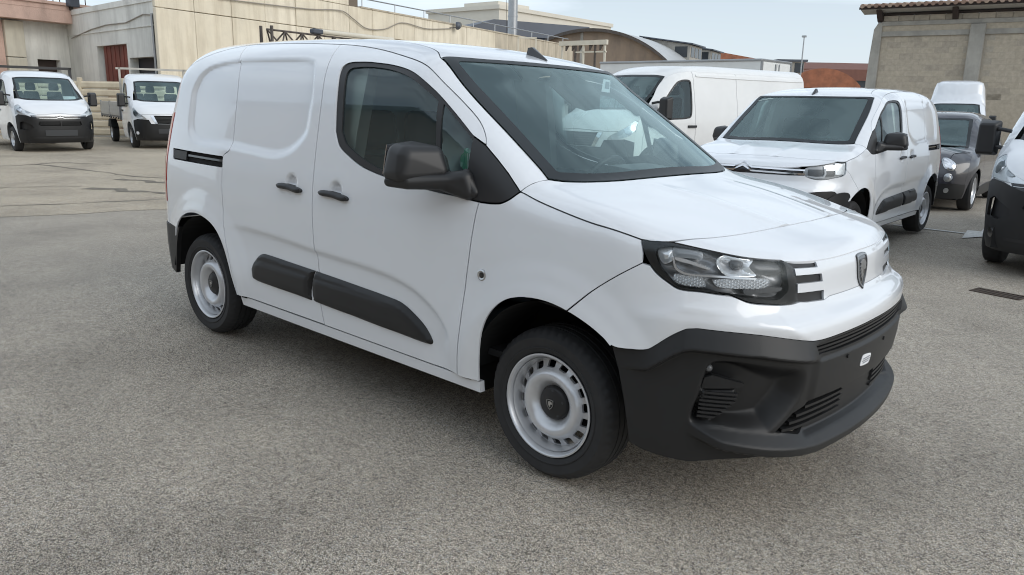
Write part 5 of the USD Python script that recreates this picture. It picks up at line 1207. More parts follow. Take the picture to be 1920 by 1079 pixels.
plain('joint_dark', (.16, .13, .10), .95)
plain('moss_stain', (.06, .065, .045), .95, vary=.3, vscale=4)
plain('roof_tile', (.24, .155, .115), .8, vary=.22, vscale=5, bump=(30, .006))
plain('roof_tile_pale', (.33, .24, .18), .8, vary=.22, vscale=5, bump=(30, .006))
plain('tile_orange', (.30, .115, .062), .85, vary=.25, vscale=2.0, dirt=((.14, .07, .05), (1.2, 1.2, 1.2), .6))
plain('metal_roof', (.46, .47, .47), .45, metallic=.2, vary=.06, vscale=.6)
plain('metal_dark', (.085, .095, .115), .5, metallic=.3, vary=.08, vscale=.5)
plain('hall_wall', (.30, .225, .165), .9, vary=.12, vscale=.35, dirt=((.15, .12, .10), (.8, .8, .3), .7))
plain('brown_timber', (.035, .022, .018), .7)
plain('soffit', (.42, .40, .37), .85, vary=.06)
plain('galvanised', (.36, .37, .38), .4, metallic=.7, vary=.08)
plain('old_steel', (.10, .085, .075), .7, metallic=.3, vary=.25, vscale=6)
plain('cream_steel', (.60, .56, .47), .6, vary=.08)
plain('red_brown', (.17, .075, .055), .8, vary=.12)
plain('far_white', (.62, .58, .50), .85, vary=.05, vscale=.2)
plain('window_dark', (.03, .035, .04), .15)
plain('cable_grey', (.30, .27, .23), .7)
plain('box_white', (.70, .71, .70), .5, vary=.03)

def extr(pg, t, y0=0.0):
    """A polygon of the (along, up) plane as a slab from y0 inwards."""
    m = trimesh.creation.extrude_polygon(pg, t, engine='earcut'); v = np.asarray(m.vertices)
    return np.stack([v[:, 0], y0 + t - v[:, 2], v[:, 1]], -1), np.asarray(m.faces)

# --- the factory: a long wall of tall concrete panels and its plastered gable
BA = 104.5
fac = thing('factory_building', 'beige factory hall of tall concrete panels with a grey gable holding a rust red door', 'building', (-28.9025, 11.181, 0), BA)
N_P, PW = 21, 1.945
obj('wall_core', bx(.6, 41.0, .10, .5, 0, 6.02), 'joint_dark', fac)
obj('tall_core', bx(.6, 12.40, .12, .5, 6.0, 9.6), 'joint_dark', fac)
r_ = np.random.default_rng(3)
for k in range(N_P):
    a, b = (0 if k == 0 else -.16 + PW * k + .011), -.16 + PW * (k + 1) - .011
    late = k >= 14
    for z0, z1 in ((0, 4.80), (4.83, 6.12)) + (((6.14, 9.6),) if b < 12.6 else ()):
        if b > 12.4 and a < 12.4 and z0 > 6: b = 12.4
        e = r_.uniform(-.012, .012)
        obj('wall_panel', bx(a - (.05 if k == 0 else 0), b, -.02 + e, .14, z0, z1, .014), 'wall_beige_dull' if late else ('wall_beige', 'wall_beige_light')[int(r_.integers(2))], fac)
obj('coping', bx(12.45, 41.0, -.06, .3, 6.12, 6.20), 'wall_beige_dull', fac)
rl = obj('roof_rail', tube([(12.5, .15, 6.62), (27, .15, 6.66), (40, .15, 6.66)], .035, 6), 'galvanised', fac, smooth=True)
for s in np.arange(12.8, 40, 2.9): obj('rail_post', tube([(s, .15, 6.2), (s, .15, 6.64)], .03, 6), 'galvanised', rl)
# plastered gable, along the local inward direction
g = math.radians(177.3 - BA); gx, gy = math.cos(g), math.sin(g)
def gable(m):                     # (along the gable, depth, z) to the factory's frame
    v, f = join(m); return np.stack([v[:, 0] * gx + v[:, 1] * gy, v[:, 0] * gy - v[:, 1] * gx, v[:, 2]], -1), f[:, ::-1]
wall = sbox(.13, 0, 16, 5.05).difference(shapely.union_all([sbox(3.2, -.1, 6.6, 3.60), sbox(.35, -.1, 3.0, 3.03)]))
obj('gable_wall', gable(extr(wall, .34, 0.0)), 'wall_grey', fac)
obj('gable_top', gable(join(bx(.13, 16, -.04, .3, 5.05, 5.27))), 'wall_grey', fac)
obj('gable_ledge', gable(join(bx(.13, 16, -.035, .0, 4.16, 4.20))), 'wall_grey', fac)
dr = obj('gate', gable(bx(3.15, 6.25, .16, .22, 0, 3.62)), 'rust_door', fac)
for s in np.arange(3.5, 6.0, .48): obj('gate_rib', gable(bx(s, s + .05, .14, .16, 0, 3.55)), 'rust_door', dr)
obj('dark_doorway', gable(bx(.3, 3.05, .345, .40, 0, 3.06)), 'dark_opening', fac)
obj('roller_shutter', gable(bx(.38, 2.35, .28, .34, 0, 2.45)), 'shutter_blue', fac)
obj('corner_stain', gable(extr(Polygon([(.135, 0), (.28, 0), (.25, .9), (.31, 1.7), (.20, 2.2), (.27, 2.9), (.22, 3.4), (.34, 3.9), (.28, 4.5), (.18, 4.62), (.135, 4.5)]), .01, -.014)), 'moss_stain', fac)
obj('corner_pipe', gable(tube([(.32, -.06, 0), (.32, -.06, 4.6)], .05, 8)), 'galvanised', fac, smooth=True)
obj('conduit', gable(tube([(9.6, -.03, 4.05), (7, -.03, 4.32), (5.2, -.03, 4.42), (3.0, -.03, 4.40), (1.2, -.03, 4.62), (.4, -.03, 4.55)], .022, 6)), 'cable_grey', fac, smooth=True)

# --- the lower pink wing that meets it
pk = thing('pink_building', 'low building with an overhanging pink band above a stained grey wall', 'building', (-39.0923, 11.6604, 0), BA - 180)
flipx = lambda m: (join(m)[0] * [1, -1, 1], join(m)[1][:, ::-1])   # the yard lies on the +y side here
pw = sbox(-1.2, 0, 14, 4.75).difference(shapely.union_all([sbox(.50, 1.2, 1.58, 3.06), sbox(-.42, -.1, -.12, 3.04)]))
obj('ground_floor_wall', flipx(extr(pw, .5, .0)), 'wall_grey', pk)
obj('pink_band', flipx(bx(-1.3, 14, -.80, .4, 4.68, 5.44)), 'wall_pink', pk)
obj('band_ledge', flipx(bx(-1.3, 14, -.88, .4, 5.44, 5.56)), 'wall_pink', pk)
obj('band_trim', flipx(bx(-1.3, 14, -.815, -.80, 5.22, 5.26)), 'wall_pink', pk)
w = obj('window_opening', flipx(bx(.45, 1.62, .30, .36, 1.1, 3.1)), 'brown_shutter', pk)
obj('side_doorway', flipx(bx(-.46, -.08, .35, .4, 0, 3.1)), 'dark_opening', pk)
for z0, z1 in ((0, 3.06), (3.09, 4.62)): obj('pilaster', flipx(bx(2.18, 3.02, -.22, 0, z0, z1, .02)), 'wall_cream', pk)
obj('pilaster', flipx(bx(4.9, 5.8, -.22, 0, 0, 4.62, .02)), 'wall_cream', pk)
obj('brick_bay', flipx(bx(3.05, 4.88, -.10, 0, 0, 4.60)), 'wall_pink', pk)
rr = obj('roof_rail', flipx(tube([(-1.1, -.1, 6.5), (13, -.1, 6.5)], .03, 6)), 'old_steel', pk)
for s in np.arange(-1.0, 3.2, .32): obj('rail_bar', flipx(tube([(s, -.1, 5.56), (s, -.1, 6.5)], .022, 6)), 'old_steel', rr)
fl = obj('flood_lamp', flipx(bx(.02, .52, -1.15, -.85, 5.40, 5.82, .03)), 'metal_dark', pk)
obj('lamp_bracket', flipx(bx(.2, .34, -.90, -.80, 5.25, 5.45)), 'old_steel', fl)
cp = obj('conduit_pole', flipx(tube([(-.62, -.08, 0), (-.60, -.08, 3.6), (-.58, -.08, 4.65)], .045, 8)), 'cream_steel', pk, smooth=True)
obj('junction_box', flipx(bx(-.74, -.44, -.26, -.02, 3.75, 4.15, .02)), 'cream_steel', cp)

# --- precast fence between the trucks and the factory
fn = thing('concrete_fence', 'low fence of ribbed beige concrete panels behind the flatbed trucks', 'fence', (-32.56, 6.52, 0), math.degrees(math.atan2(4.23, 4.84)))
FB = 1.62
for k in range(-1, 4):
    x0 = k * FB
    for rw in range(7):
        z0 = .06 + rw * .285
        pr = [(0, 0), (0, -.03), (.06, -.075), (.20, -.075), (.262, -.03), (.262, 0)]
        v = np.array([(x, -.02 + yy, z0 + zz) for x in (x0 + .075, x0 + FB - .075) for zz, yy in pr] + [(x, .02, z0 + zz) for x in (x0 + .075, x0 + FB - .075) for zz in (0, .262)])
        obj('fence_plank', hull(v), 'fence_concrete', fn)
    obj('fence_post', bx(x0 - .07, x0 + .07, -.10, .08, 0, 2.16, .02), 'fence_concrete', fn)
obj('fence_footing', bx(-FB, 4 * FB, -.16, .16, -.1, .06), 'concrete_band', fn)

# --- the block-built shed on the right
KA = math.degrees(math.atan2(.142, .99))
sh = thing('block_building', 'grey concrete block building with a tiled eave and a tall pilaster, at the right', 'building', (-8.5765, 31.7621, 0), KA)
obj('wall_core', bx(-.50, 14, .022, 8, 0, 5.27), 'mortar', sh)
rb = np.random.default_rng(5)
BW, BH = .50, .222
cnt = 0
for rw in range(11):
    z0 = 2.02 + rw * BH
    x = -.42 + (BW / 2 if rw % 2 else 0) - BW
    while x < 5.6:
        a, b = max(x, -.40) + .003, x + BW - .003
        if 2.60 < (a + b) / 2 < 3.36 or b - a < .08: x += BW; continue
        d = rb.uniform(0, .012)
        obj('block', bx(a, b, .016 + d * .5, .10, z0 + .003, z0 + BH - .003, .004), ('block_a', 'block_b', 'block_c', 'block_a', 'block_c', 'block_d')[int(rb.integers(6))], sh); x += BW
obj('lower_wall', bx(-.42, 14, -.004, .1, 0, 2.02), 'block_b', sh)
obj('far_wall', bx(5.62, 14, -.004, .1, 2.02, 4.46), 'block_a', sh)
obj('ring_beam', bx(-.46, 14, -.05, .1, 4.47, 4.66), 'concrete_band', sh)
obj('render_band', bx(-.46, 14, -.015, .1, 4.66, 4.88), 'block_c', sh)
obj('ring_beam', bx(-.46, 14, -.06, .1, 4.88, 5.04), 'concrete_band', sh)
for k in range(12):
    a = -.42 + k * .56; obj('block', bx(a + .012, a + .548, -.02 + rb.uniform(0, .01), .1, 5.05, 5.27, .01), 'block_d' if k % 3 else 'block_a', sh)
obj('corner_pier', hull([(x, y, z) for y in (-.08, .6) for x, z in ((-.86, 0), (-.78, 3.6), (-.72, 4.75), (-.58, 5.0), (-.42, 5.0), (-.42, 0))]), 'concrete_band', sh)
for x0 in (2.72, 7.6): obj('pilaster', bx(x0, x0 + .52, -.16, .08, 0, 4.86, .02), 'concrete_band', sh)
obj('soffit', hull([(x, y, z) for x in (-1.2, 14) for y, z in ((-.72, 5.46), (.2, 5.36), (.2, 5.40), (-.72, 5.50))]), 'soffit', sh)
obj('eave_board', bx(-1.25, 14, -.78, -.72, 5.47, 5.56), 'brown_timber', sh)
obj('wall_plate', bx(-.5, 14, -.10, .1, 5.28, 5.34), 'brown_timber', sh)
for x0 in (-.62, 2.06, 4.78, 7.5): obj('rafter', hull([(x, y, z) for x in (x0, x0 + .20) for y, z in ((-.70, 5.44), (.1, 5.34), (.1, 5.02), (-.16, 5.06))]), 'brown_timber', sh)
obj('roof_slope', hull([(x, y, z) for x in (-1.22, 14) for y, z in ((-.80, 5.57), (5.0, 6.12), (5.0, 6.16), (-.80, 5.60))]), 'roof_tile', sh)
for k in range(60):
    x0 = -1.12 + k * .2526
    if x0 > 14: break
    v, f = tube([(x0, -.90, 5.585), (x0, 3.0, 5.96)], .085, 10); obj('barrel_tile', (v, f), ('roof_tile', 'roof_tile_pale')[int(rb.integers(2))], sh, smooth=60)
obj('vent_pipe', tube([(2.05, .2, 5.8), (2.05, .2, 6.6)], .05, 8), 'old_steel', sh, smooth=True)
obj('vent_pipe', tube([(2.22, .2, 5.8), (2.22, .2, 6.6)], .05, 8), 'old_steel', sh, smooth=True)

# --- barrel-vaulted hall and other roofs in the distance
hl = thing('vaulted_hall', 'brown gabled hall under a pale grey barrel roof in the distance', 'building', (-33.97, 58.44, 0), BA)
def arc(hw, rise, n=24, z0=5.0):
    R = (hw * hw + rise * rise) / (2 * rise); a = math.asin(hw / R); t = np.linspace(-a, a, n)
    return np.stack([R * np.sin(t), z0 + R * np.cos(t) - (R - rise)], -1)
ar = arc(7.3, 3.0)
gab = Polygon([(-7.3, 0), *map(tuple, ar), (7.3, 0)])
def across(pg, x0, t):            # a slab across the hall at x0
    m = trimesh.creation.extrude_polygon(pg, t, engine='earcut'); v = np.asarray(m.vertices)
    return np.stack([x0 + v[:, 2], 7.9 + v[:, 0], v[:, 1]], -1), np.asarray(m.faces)
obj('gable_wall', across(gab, 0, .3), 'hall_wall', hl)
oa = arc(7.65, 3.12); ring = Polygon([*map(tuple, oa), *map(tuple, (oa - [0, .16])[::-1])])
obj('vault_roof', across(ring, -.35, 36), 'metal_roof', hl)
obj('verge', across(Polygon([*map(tuple, oa * [1.002, 1]), *map(tuple, (oa - [0, .28])[::-1])]).buffer(0), -.42, .07), 'old_steel', hl)
obj('side_wall', bx(.3, 35, .62, .9, 0, 5.0), 'hall_wall', hl)
obj('gable_post', bx(-.06, 0, 8.6, 8.85, 0, 7.8), 'concrete_band', hl)
for x0 in (8.0, 16.5):
    d = obj('roof_light', hull([(x, y, z) for x in (x0, x0 + 4.6) for y, z in ((.9, 5.6), (.9, 7.2), (5.6, 7.9), (5.6, 7.4))]), 'concrete_band', hl)
    obj('roof_light_pane', bx(x0 - .03, x0 - .005, 1.15, 2.35, 6.05, 7.05), 'window_dark', d)
    for k in range(3): obj('roof_light_pane', bx(x0 + .4 + 1.4 * k, x0 + 1.5 + 1.4 * k, .86, .89, 6.1, 7.0), 'window_dark', d)
    obj('roof_light_lid', hull([(x, y, z) for x in (x0 - .3, x0 + 4.9) for y, z in ((.6, 7.2), (5.9, 7.98), (5.9, 8.08), (.6, 7.32))]), 'metal_dark', d)
tv = thing('tiled_vault', 'low curved roof of orange tiles beyond the box truck', 'building', (-19.6, 60.5, 0), 131 - 90)
ar2 = arc(2.9, 1.25, 16, 3.3)
def lengthwise(pg, x0, t):
    m = trimesh.creation.extrude_polygon(pg, t, engine='earcut'); v = np.asarray(m.vertices)
    return np.stack([v[:, 0] - 2.3, v[:, 2] + x0, v[:, 1]], -1), np.asarray(m.faces)
obj('tile_roof', lengthwise(Polygon([*map(tuple, ar2), (2.9, 3.1), (-2.9, 3.1)]), 0, 14), 'tile_orange', tv)
obj('wall', bx(-5.1, .5, .3, 13.7, 0, 3.1), 'hall_wall', tv)
ob = thing('tiled_roof_building', 'small building with an orange tiled roof showing behind the vaulted hall', 'building', (-44.5, 89.5, 0), 41)
obj('tile_roof', hull([(x, y, z) for y in (0, 10) for x, z in ((-1.5, 8.1), (5.0, 7.1), (5.0, 6.0), (-4.0, 6.0))]), 'tile_orange', ob)
obj('wall', bx(-3.8, 4.8, .2, 9.8, 0, 6.0), 'hall_wall', ob)
vb = thing('roof_vent_house', 'small concrete vent house with a flat lid on the skyline beside the lamp post', 'building', (-23.2, 57.6, 0), 41)
obj('walls', bx(-.8, .8, 0, 2, 0, 5.0), 'concrete_band', vb); obj('lid', bx(-1.3, 1.0, -.2, 2.2, 5.0, 5.16), 'metal_dark', vb); obj('pane', bx(.1, .75, -.03, -.005, 4.2, 4.9), 'window_dark', vb)
dw = thing('dark_red_shed', 'long dark red roofed shed on the skyline left of the block building', 'building', (-30.2, 76.0, 0), 41)
obj('roof', hull([(x, y, z) for x in (-1, 11) for y, z in ((-.3, 5.2), (4, 6.1), (4, 6.2), (-.3, 5.35))]), 'red_brown', dw)
obj('fascia', bx(-1, 11, -.34, -.30, 4.3, 5.36), 'red_brown', dw)
obj('wall', bx(-.8, 10.8, 0, 4, 0, 5.1), 'window_dark', dw)
ds = thing('metal_shed', 'dark grey sheet metal shed roof behind the panel wall', 'building', (-51.28, 49.93, 0), math.degrees(math.atan2(10.26, 4.12)))
obj('walls', bx(0, 13, 0, 8, 0, 7.6), 'metal_dark', ds)
obj('roof', hull([(x, y, z) for y in (-.3, 8) for x, z in ((-1.0, 7.7), (3.0, 9.0), (13.4, 8.9), (13.4, 7.6), (-1.0, 7.6))]), 'metal_dark', ds)
fw_ = thing('far_flat_building', 'pale flat roofed building farthest away behind the chimney', 'building', (-83.8, 95.9, 0), math.degrees(math.atan2(25.2, -1.5)))
obj('walls', bx(-6, 27, 0, 15, 0, 15.4), 'far_white', fw_); obj('parapet', bx(-6.3, 27.3, -.3, 15.3, 15.4, 16.0), 'far_white', fw_)
obj('roof_house', bx(-5, 3, 1, 8, 16.0, 16.7), 'far_white', fw_)
for k in range(3): obj('window', bx(16 + 3.4 * k, 17.6 + 3.4 * k, -.06, -.02, 12.4, 13.6), 'window_dark', fw_)
ch = thing('chimney', 'tall grey metal chimney rising behind the panel wall', 'chimney', (-44.55, 49.18, 0))
obj('flue', tube([(0, 0, 0), (0, 0, 15)], .40, 24), 'galvanised', ch, smooth=40)
for z in (8.6, 11.0, 13.2): obj('flue_band', tube([(0, 0, z), (0, 0, z + .14)], .425, 24), 'galvanised', ch, smooth=40)
obj('ladder', join(*[tube([(-.55, y, 0), (-.55, y, 14)], .02, 5) for y in (-.18, .18)]), 'old_steel', ch)
gt = thing('pipe_gantry', 'rusty steel frame on thin posts in front of the brown hall', 'frame', (-27.75, 34.65, 0), math.degrees(math.atan2(.03, 3.08)) + 2)
for k, x in enumerate((0, .95, 1.5, 2.3, 2.95)): obj('post', bx(x - .05, x + .05, -.05, .05, 0, 5.0 - .05 * k), 'old_steel' if k % 2 else 'cream_steel', gt)
obj('beam', bx(-.2, 3.1, -.09, .09, 4.84, 5.10), 'cream_steel', gt); obj('beam', bx(.9, 3.05, -.05, .05, 4.42, 4.50), 'cream_steel', gt)
for k, x in enumerate((.25, .7, 1.2, 1.9, 2.6)): obj('bracket', hull([(x + dx, y, z) for y in (-.04, .04) for dx, z in ((0, 4.84), (.22, 4.84), (.05, 4.55), (0, 4.55))]), 'old_steel', gt)
fr2 = thing('wall_frame', 'thin pale rectangular steel frame beside the dull end of the panel wall', 'frame', (-34.3, 38.2, 0), 41)
for x in (0, 1.2): obj('post', bx(x - .05, x + .05, -.05, .05, 0, 5.8), 'cream_steel', fr2)
obj('beam', bx(-.05, 1.25, -.05, .05, 5.74, 5.84), 'cream_steel', fr2)
lp = thing('lamp_post', 'thin lamp post on the skyline', 'street lamp', (-21.85, 55.76, 0))
obj('pole', tube([(0, 0, 0), (0, 0, 6.6)], np.array([.07, .045]), 8), 'galvanised', lp, smooth=True); obj('lamp_head', bx(-.16, .16, -.10, .10, 6.6, 6.74, .03), 'galvanised', lp)
wl = thing('wall_lamp', 'round flood lamp on a bracket at the top of the panel wall', 'lamp', (-28.9025 - .25038 * 21.6 + .35, 11.181 + .96815 * 21.6 + .1, 6.05), BA)
obj('lamp_bowl', moved(lathe([(0, -.16), (.16, -.12), (.24, 0), (.22, .12), (0, .16)], 20), rot([0, 0, 1], 20)), 'metal_dark', wl, smooth=40)
obj('lamp_face', moved(lathe([(0, -.17), (.17, -.15), (.19, -.10)], 20), rot([0, 0, 1], 110), (.06, 0, .05)), 'far_white', wl, smooth=40)
obj('bracket', tube([(-.5, .3, -.15), (-.2, .1, -.12), (0, 0, -.1)], .03, 6), 'old_steel', wl)
cb_ = obj('wall_cable', gable_cable := tube(curve([(-28.86 - .25038 * s + .06, 11.181 + .96815 * s, z) for s, z in ((3.0, 5.47), (5.2, 5.52), (8.6, 5.64), (10.9, 5.80), (11.8, 5.5), (12.8, 5.15), (14.4, 5.25), (16, 5.72), (18.5, 5.62), (21.2, 5.86))], 6), .028, 5), 'cable_grey', smooth=True)
tag(cb_.GetPrim() if hasattr(cb_, 'GetPrim') else cb_, 'grey cable sagging along the top of the beige panel wall', 'cable')

# --- lattice boom and tube on a rack, showing over the roof of the foreground van
tb = thing('lattice_boom', 'rusty lattice boom with a beige tube on top, showing above the foreground van roof', 'boom', (-17.9, 9.02, .05), math.degrees(math.atan2(4.44, -1.0)))
L = 4.7
for z, y in ((3.33, 0), (2.90, -.2), (2.90, .2)): obj('chord', tube([(0, y, z), (L, y, z)], .03, 6), 'old_steel', tb)
for k in range(14):
    for y in (-.2, .2):
        a, b = L * k / 14, L * (k + 1) / 14
        obj('brace', tube([(a, y * (k % 2), 2.90 + .43 * (1 - k % 2)), (b, y * ((k + 1) % 2), 2.90 + .43 * (k % 2))], .024, 5), 'old_steel', tb)
for y in (-.2, .2): obj('end_upright', bx(-.05, .01, y - .03, y + .03, 2.75, 3.42), 'old_steel', tb)
obj('beige_tube', tube([(1.9, 0, 3.44), (5.6, 0, 3.46)], .075, 10), 'cream_steel', tb, smooth=40)
obj('tube_collar', bx(1.75, 2.15, -.10, .10, 3.36, 3.50, .03), 'metal_dark', tb)
for x in (.5, 4.3):
    for y in (-.3, .3): obj('stand_leg', bx(x - .04, x + .04, y - .04, y + .04, 0, 2.86), 'old_steel', tb)

# --- the box truck behind the long van
bt_ = thing('box_truck', 'truck with a tall white box body behind the long white van', 'truck', (-9.26, 21.2, 0), 0)
bb = obj('box_body', bx(-6.2, 0, 0, 2.35, .95, 3.05, .02), 'box_white', bt_)
obj('roof_cap', bx(-6.22, .03, -.03, 2.38, 3.0, 3.08, .02), 'galvanised', bb)
for y in (0.0, 2.27): obj('corner_trim', bx(-.02, .04, y, y + .08, .95, 3.02), 'galvanised', bb)
for y in (.12, 1.2): obj('rear_door', bx(.0, .025, y, y + 1.02, 1.0, 2.96, .008), 'box_white', bb)
for y in (1.02, 1.30): obj('lock_bar', tube([(.045, y, 1.0), (.045, y, 2.95)], .018, 6), 'galvanised', bb)
obj('chassis', bx(-8, .1, .6, 1.75, .5, .95), 'void_black', bt_)
obj('cab', hull([(x, y, z) for y in (.1, 2.25) for x, z in ((-6.4, .5), (-6.4, 2.5), (-7.4, 2.45), (-8.1, 1.5), (-8.25, .5))]), 'white_paint_dusty', bt_)
obj('cab_window', hull([(x, y, z) for y in (.085, .09) for x, z in ((-6.7, 1.5), (-6.7, 2.25), (-7.35, 2.2), (-7.75, 1.5))]), 'window_dark', bt_)
for x in (-1.3, -7.3):
    for y in (.25, 2.1): obj('wheel', moved(tube([(x, y - .12, .45), (x, y + .12, .45)], .45, 24)), 'rubber', bt_, smooth=40)

# --- the shed behind the photographer, mirrored in the van's side
bh = thing('opposite_shed', 'long grey shed facing the side of the foreground van, mirrored in its paint', 'building', (-34, -17.0, 0), 0)
obj('wall', bx(0, 52, -8, 0, 0, 9.4), 'hall_wall', bh)
obj('plinth', bx(0, 52, 0, .06, 0, 1.1), 'concrete_band', bh)
obj('eave', bx(-.3, 52.3, -8.3, .3, 9.4, 9.7), 'metal_dark', bh)
for k in range(9):
    f = obj('window_frame', bx(2.6 + 5.6 * k, 5.2 + 5.6 * k, .0, .05, 3.6, 5.2), 'far_white', bh)
    for q in range(2): obj('pane', bx(2.7 + 5.6 * k + 1.22 * q, 3.85 + 5.6 * k + 1.22 * q, .05, .06, 3.7, 5.1), 'window_dark', f)
# ------------------------------------------------------------------ the vehicles in the yard
def ground_z(x, y):
    """The yard is all but level; it rises a few centimetres under the van in front."""
    x, y = np.asarray(x, float), np.asarray(y, float)
    d = np.hypot(x + 1.0, y + 1.0)
    w = 1 - sstep(d, 4.5, 10.5)
    return (0.05658 - 0.013052 * x - 0.012368 * y) * w

hero, hero_ws = make_k9('panel_van', 'large white panel van in the foreground with a shield badge', 'lion')
# it stands on the slight rise of the yard: tilted by one degree
HM = [[0.99990612, 0.00417925, 0.0130496], [-0.00434067, 0.99991412, 0.01236582], [-0.0129968, -0.0124213, 0.99983838]]
HT = (-0.00618349, -0.01105989, 0.05679834)
hx = UsdGeom.Xformable(hero); hx.ClearXformOpOrder()
for a in ('xformOp:translate', 'xformOp:rotateZ'): hero.RemoveProperty(a)
hx.AddTransformOp().Set(Gf.Matrix4d(*[float(v) for row in ((HM[0][0], HM[1][0], HM[2][0], 0), (HM[0][1], HM[1][1], HM[2][1], 0), (HM[0][2], HM[1][2], HM[2][2], 0), (*HT, 1)) for v in row]))

def at_ground(x, y): return (x, y, float(ground_z(x, y)))
make_k9('panel_van', 'white panel van with chrome chevron bars, parked beyond the bonnet of the foreground van', 'chevron', at_ground(-1.737, 5.307), -90.1, fine=2.2, hubs='plain')

edge_front = jumper_front()
edge_front.append(('fog_lamp', 'chrome', circle(-.80, .43, .05, 12), .02, {'cut': False}))
rescale(tall_van('tall_van', 'white van with a dark bumper, cut off by the right edge of the picture', at_ground(1.10, 6.60), -92.0, roof=2.25, high=False, tail=-4.3, front=edge_front, h=.045), .94)
rescale(tall_van('tall_van', 'high roofed white van parked in front of the block wall', (-4.5, 25.4, 0), -79.0, roof=2.84, high=True, tail=-4.2, h=.08), .91)
rescale(hatchback('hatchback_car', 'dark grey hatchback car with round headlamps behind the white chevron van', at_ground(-1.80, 11.35), -87.0), .985)
def master_front():
    return [('lower_bumper', 'dark_plastic', [(-1.40, .20), (-1.36, .62), (-1.1, .80), (-.85, .88), (-.55, .86), (-.50, .74), (0, .74), (0, .20)], .012, {'middle': True, 'smooth': False}),
            ('headlamp', 'lamp_chrome', [(-1.08, 1.16), (-1.02, 1.20), (-.86, 1.08), (-.66, .95), (-.60, .87), (-.74, .88), (-.96, .97)], -.012, {}),
            ('grille', 'void_black', [(-.42, .78), (-.50, .985), (0, .985), (0, .745), (-.36, .745)], -.02, {'middle': True, 'smooth': False}),
            ('bumper_pocket', 'black_plastic', [(-1.06, .58), (-1.0, .72), (-.80, .74), (-.74, .66), (-.86, .58)], .006, {'cut': False}),
            ('fog_lamp', 'label_white', circle(-.88, .47, .05, 12), .02, {'cut': False}),
            ('chrome_bar', 'chrome', [(-.52, .99), (-.40, .745), (-.34, .745), (-.44, .99)], .012, {'smooth': False}),
            ('plate_holder', 'cabin_grey', [(-.34, .46), (-.34, .60), (0, .60), (0, .46)], .022, {'middle': True, 'smooth': False, 'cut': False})] + \
           [('grille_slat', 'dark_plastic', [(-.36 - (z - .77) * .4, z - .008), (-.36 - (z - .77) * .4, z + .008), (0, z + .008), (0, z - .008)], -.006, {'middle': True, 'smooth': False, 'cut': False}) for z in (.78, .82, .86, .90, .94)]
rescale(tall_van('long_van', 'long low-roofed white van behind the windscreen of the foreground van', (-7.19, 10.11, 0.0), -100.0, roof=2.22, high=False, tail=-4.7, wb=3.6, front=master_front(), h=.06, paint='white_paint_dusty', trim=[('roof_gutter', 'white_paint_dusty', [(-4.66, 1.99), (-4.66, 2.03), (-1.15, 2.03), (-1.15, 1.99)], .014)]), 1.08)

t_ = stage.GetPrimAtPath('/World/long_van')
for zz, xx, ww in ((1.52, -3.55, .10), (1.40, -3.55, .16), (1.30, -3.50, .08), (1.47, -4.15, .16)):
    for m in (True,): obj('side_lettering', panel(big_body(2.22), 'S', sbox(xx - ww, zz - .018, xx + ww, zz + .018), .06, .003, 0, mirror=m), 'ink', t_)
jt, jb, (jx0, jx1) = flatbed('flatbed_truck', 'white flatbed truck with chevron grille and black rack, at the left edge', (-22.8, 5.05, 0), -4.0, jumper_front(), 'bed_white', roof=2.22)
for s in (-1, 1): obj('rack_post', bx(jx1 - .09, jx1 - .01, s * .99 - .035, s * .99 + .035, .6, 2.31), 'black_plastic', jb)
obj('rack_bar', bx(jx1 - .09, jx1 - .01, -1.03, 1.03, 2.25, 2.32), 'black_plastic', jb)
cardm = obj('windscreen_card', hull([(.10 + a * .9, y, 1.49 - a * .75) for y in (.34, .66) for a in (0, .14)] + [(.105 + a * .9, y, 1.50 - a * .75) for y in (.34, .66) for a in (0, .14)]), 'label_white', jt)
nt, nb, (nx0, nx1) = flatbed('flatbed_truck', 'white flatbed truck with beige dropsides, partly hidden by the tail of the foreground van', (-22.61, 8.21, 0), -13.8, master_front(), 'bed_grey', roof=2.26, wb=3.68)
for s in (-1, 1):
    obj('rack_post', bx(nx1 - .07, nx1 - .01, s * .95 - .03, s * .95 + .03, .92, 2.40), 'bed_grey', nb)
obj('rack_bar', bx(nx1 - .07, nx1 - .01, -1.05, 1.05, 2.34, 2.40), 'bed_grey', nb)
# ------------------------------------------------------------------ ground: one gently rising sheet, an older paler patch laid over it, markings and a drain
OLD_EDGE = np.array([(-10.6, -7.0), (-9.6, -2.0), (-9.45, -.15), (-9.18, .76), (-8.96, 1.81), (-8.6, 4.2), (-8.2, 8.0)])
CRACKS = [([(-12.5, 2.0), (-12.0, 2.3), (-11.4, 2.7), (-11.0, 3.0), (-10.7, 3.6)], .09), ([(-13.7, 3.0), (-13.3, 3.3), (-12.4, 3.45), (-11.8, 3.9)], .07),
          ([(-18.6, -1.0), (-18.1, 1.4), (-17.9, 2.6), (-18.3, 3.6), (-17.0, 4.3)], .03), ([(-18.2, 3.0), (-16.4, 3.3), (-15.1, 3.46), (-14.0, 3.5), (-13.3, 3.9)], .022),
          ([(-10.95, -2.2), (-10.92, .27), (-10.6, 1.0), (-10.3, 2.0), (-10.2, 3.2)], .02), ([(-13.8, -3.0), (-13.2, -.5), (-13.4, 1.2), (-12.9, 2.1)], .016)]
  
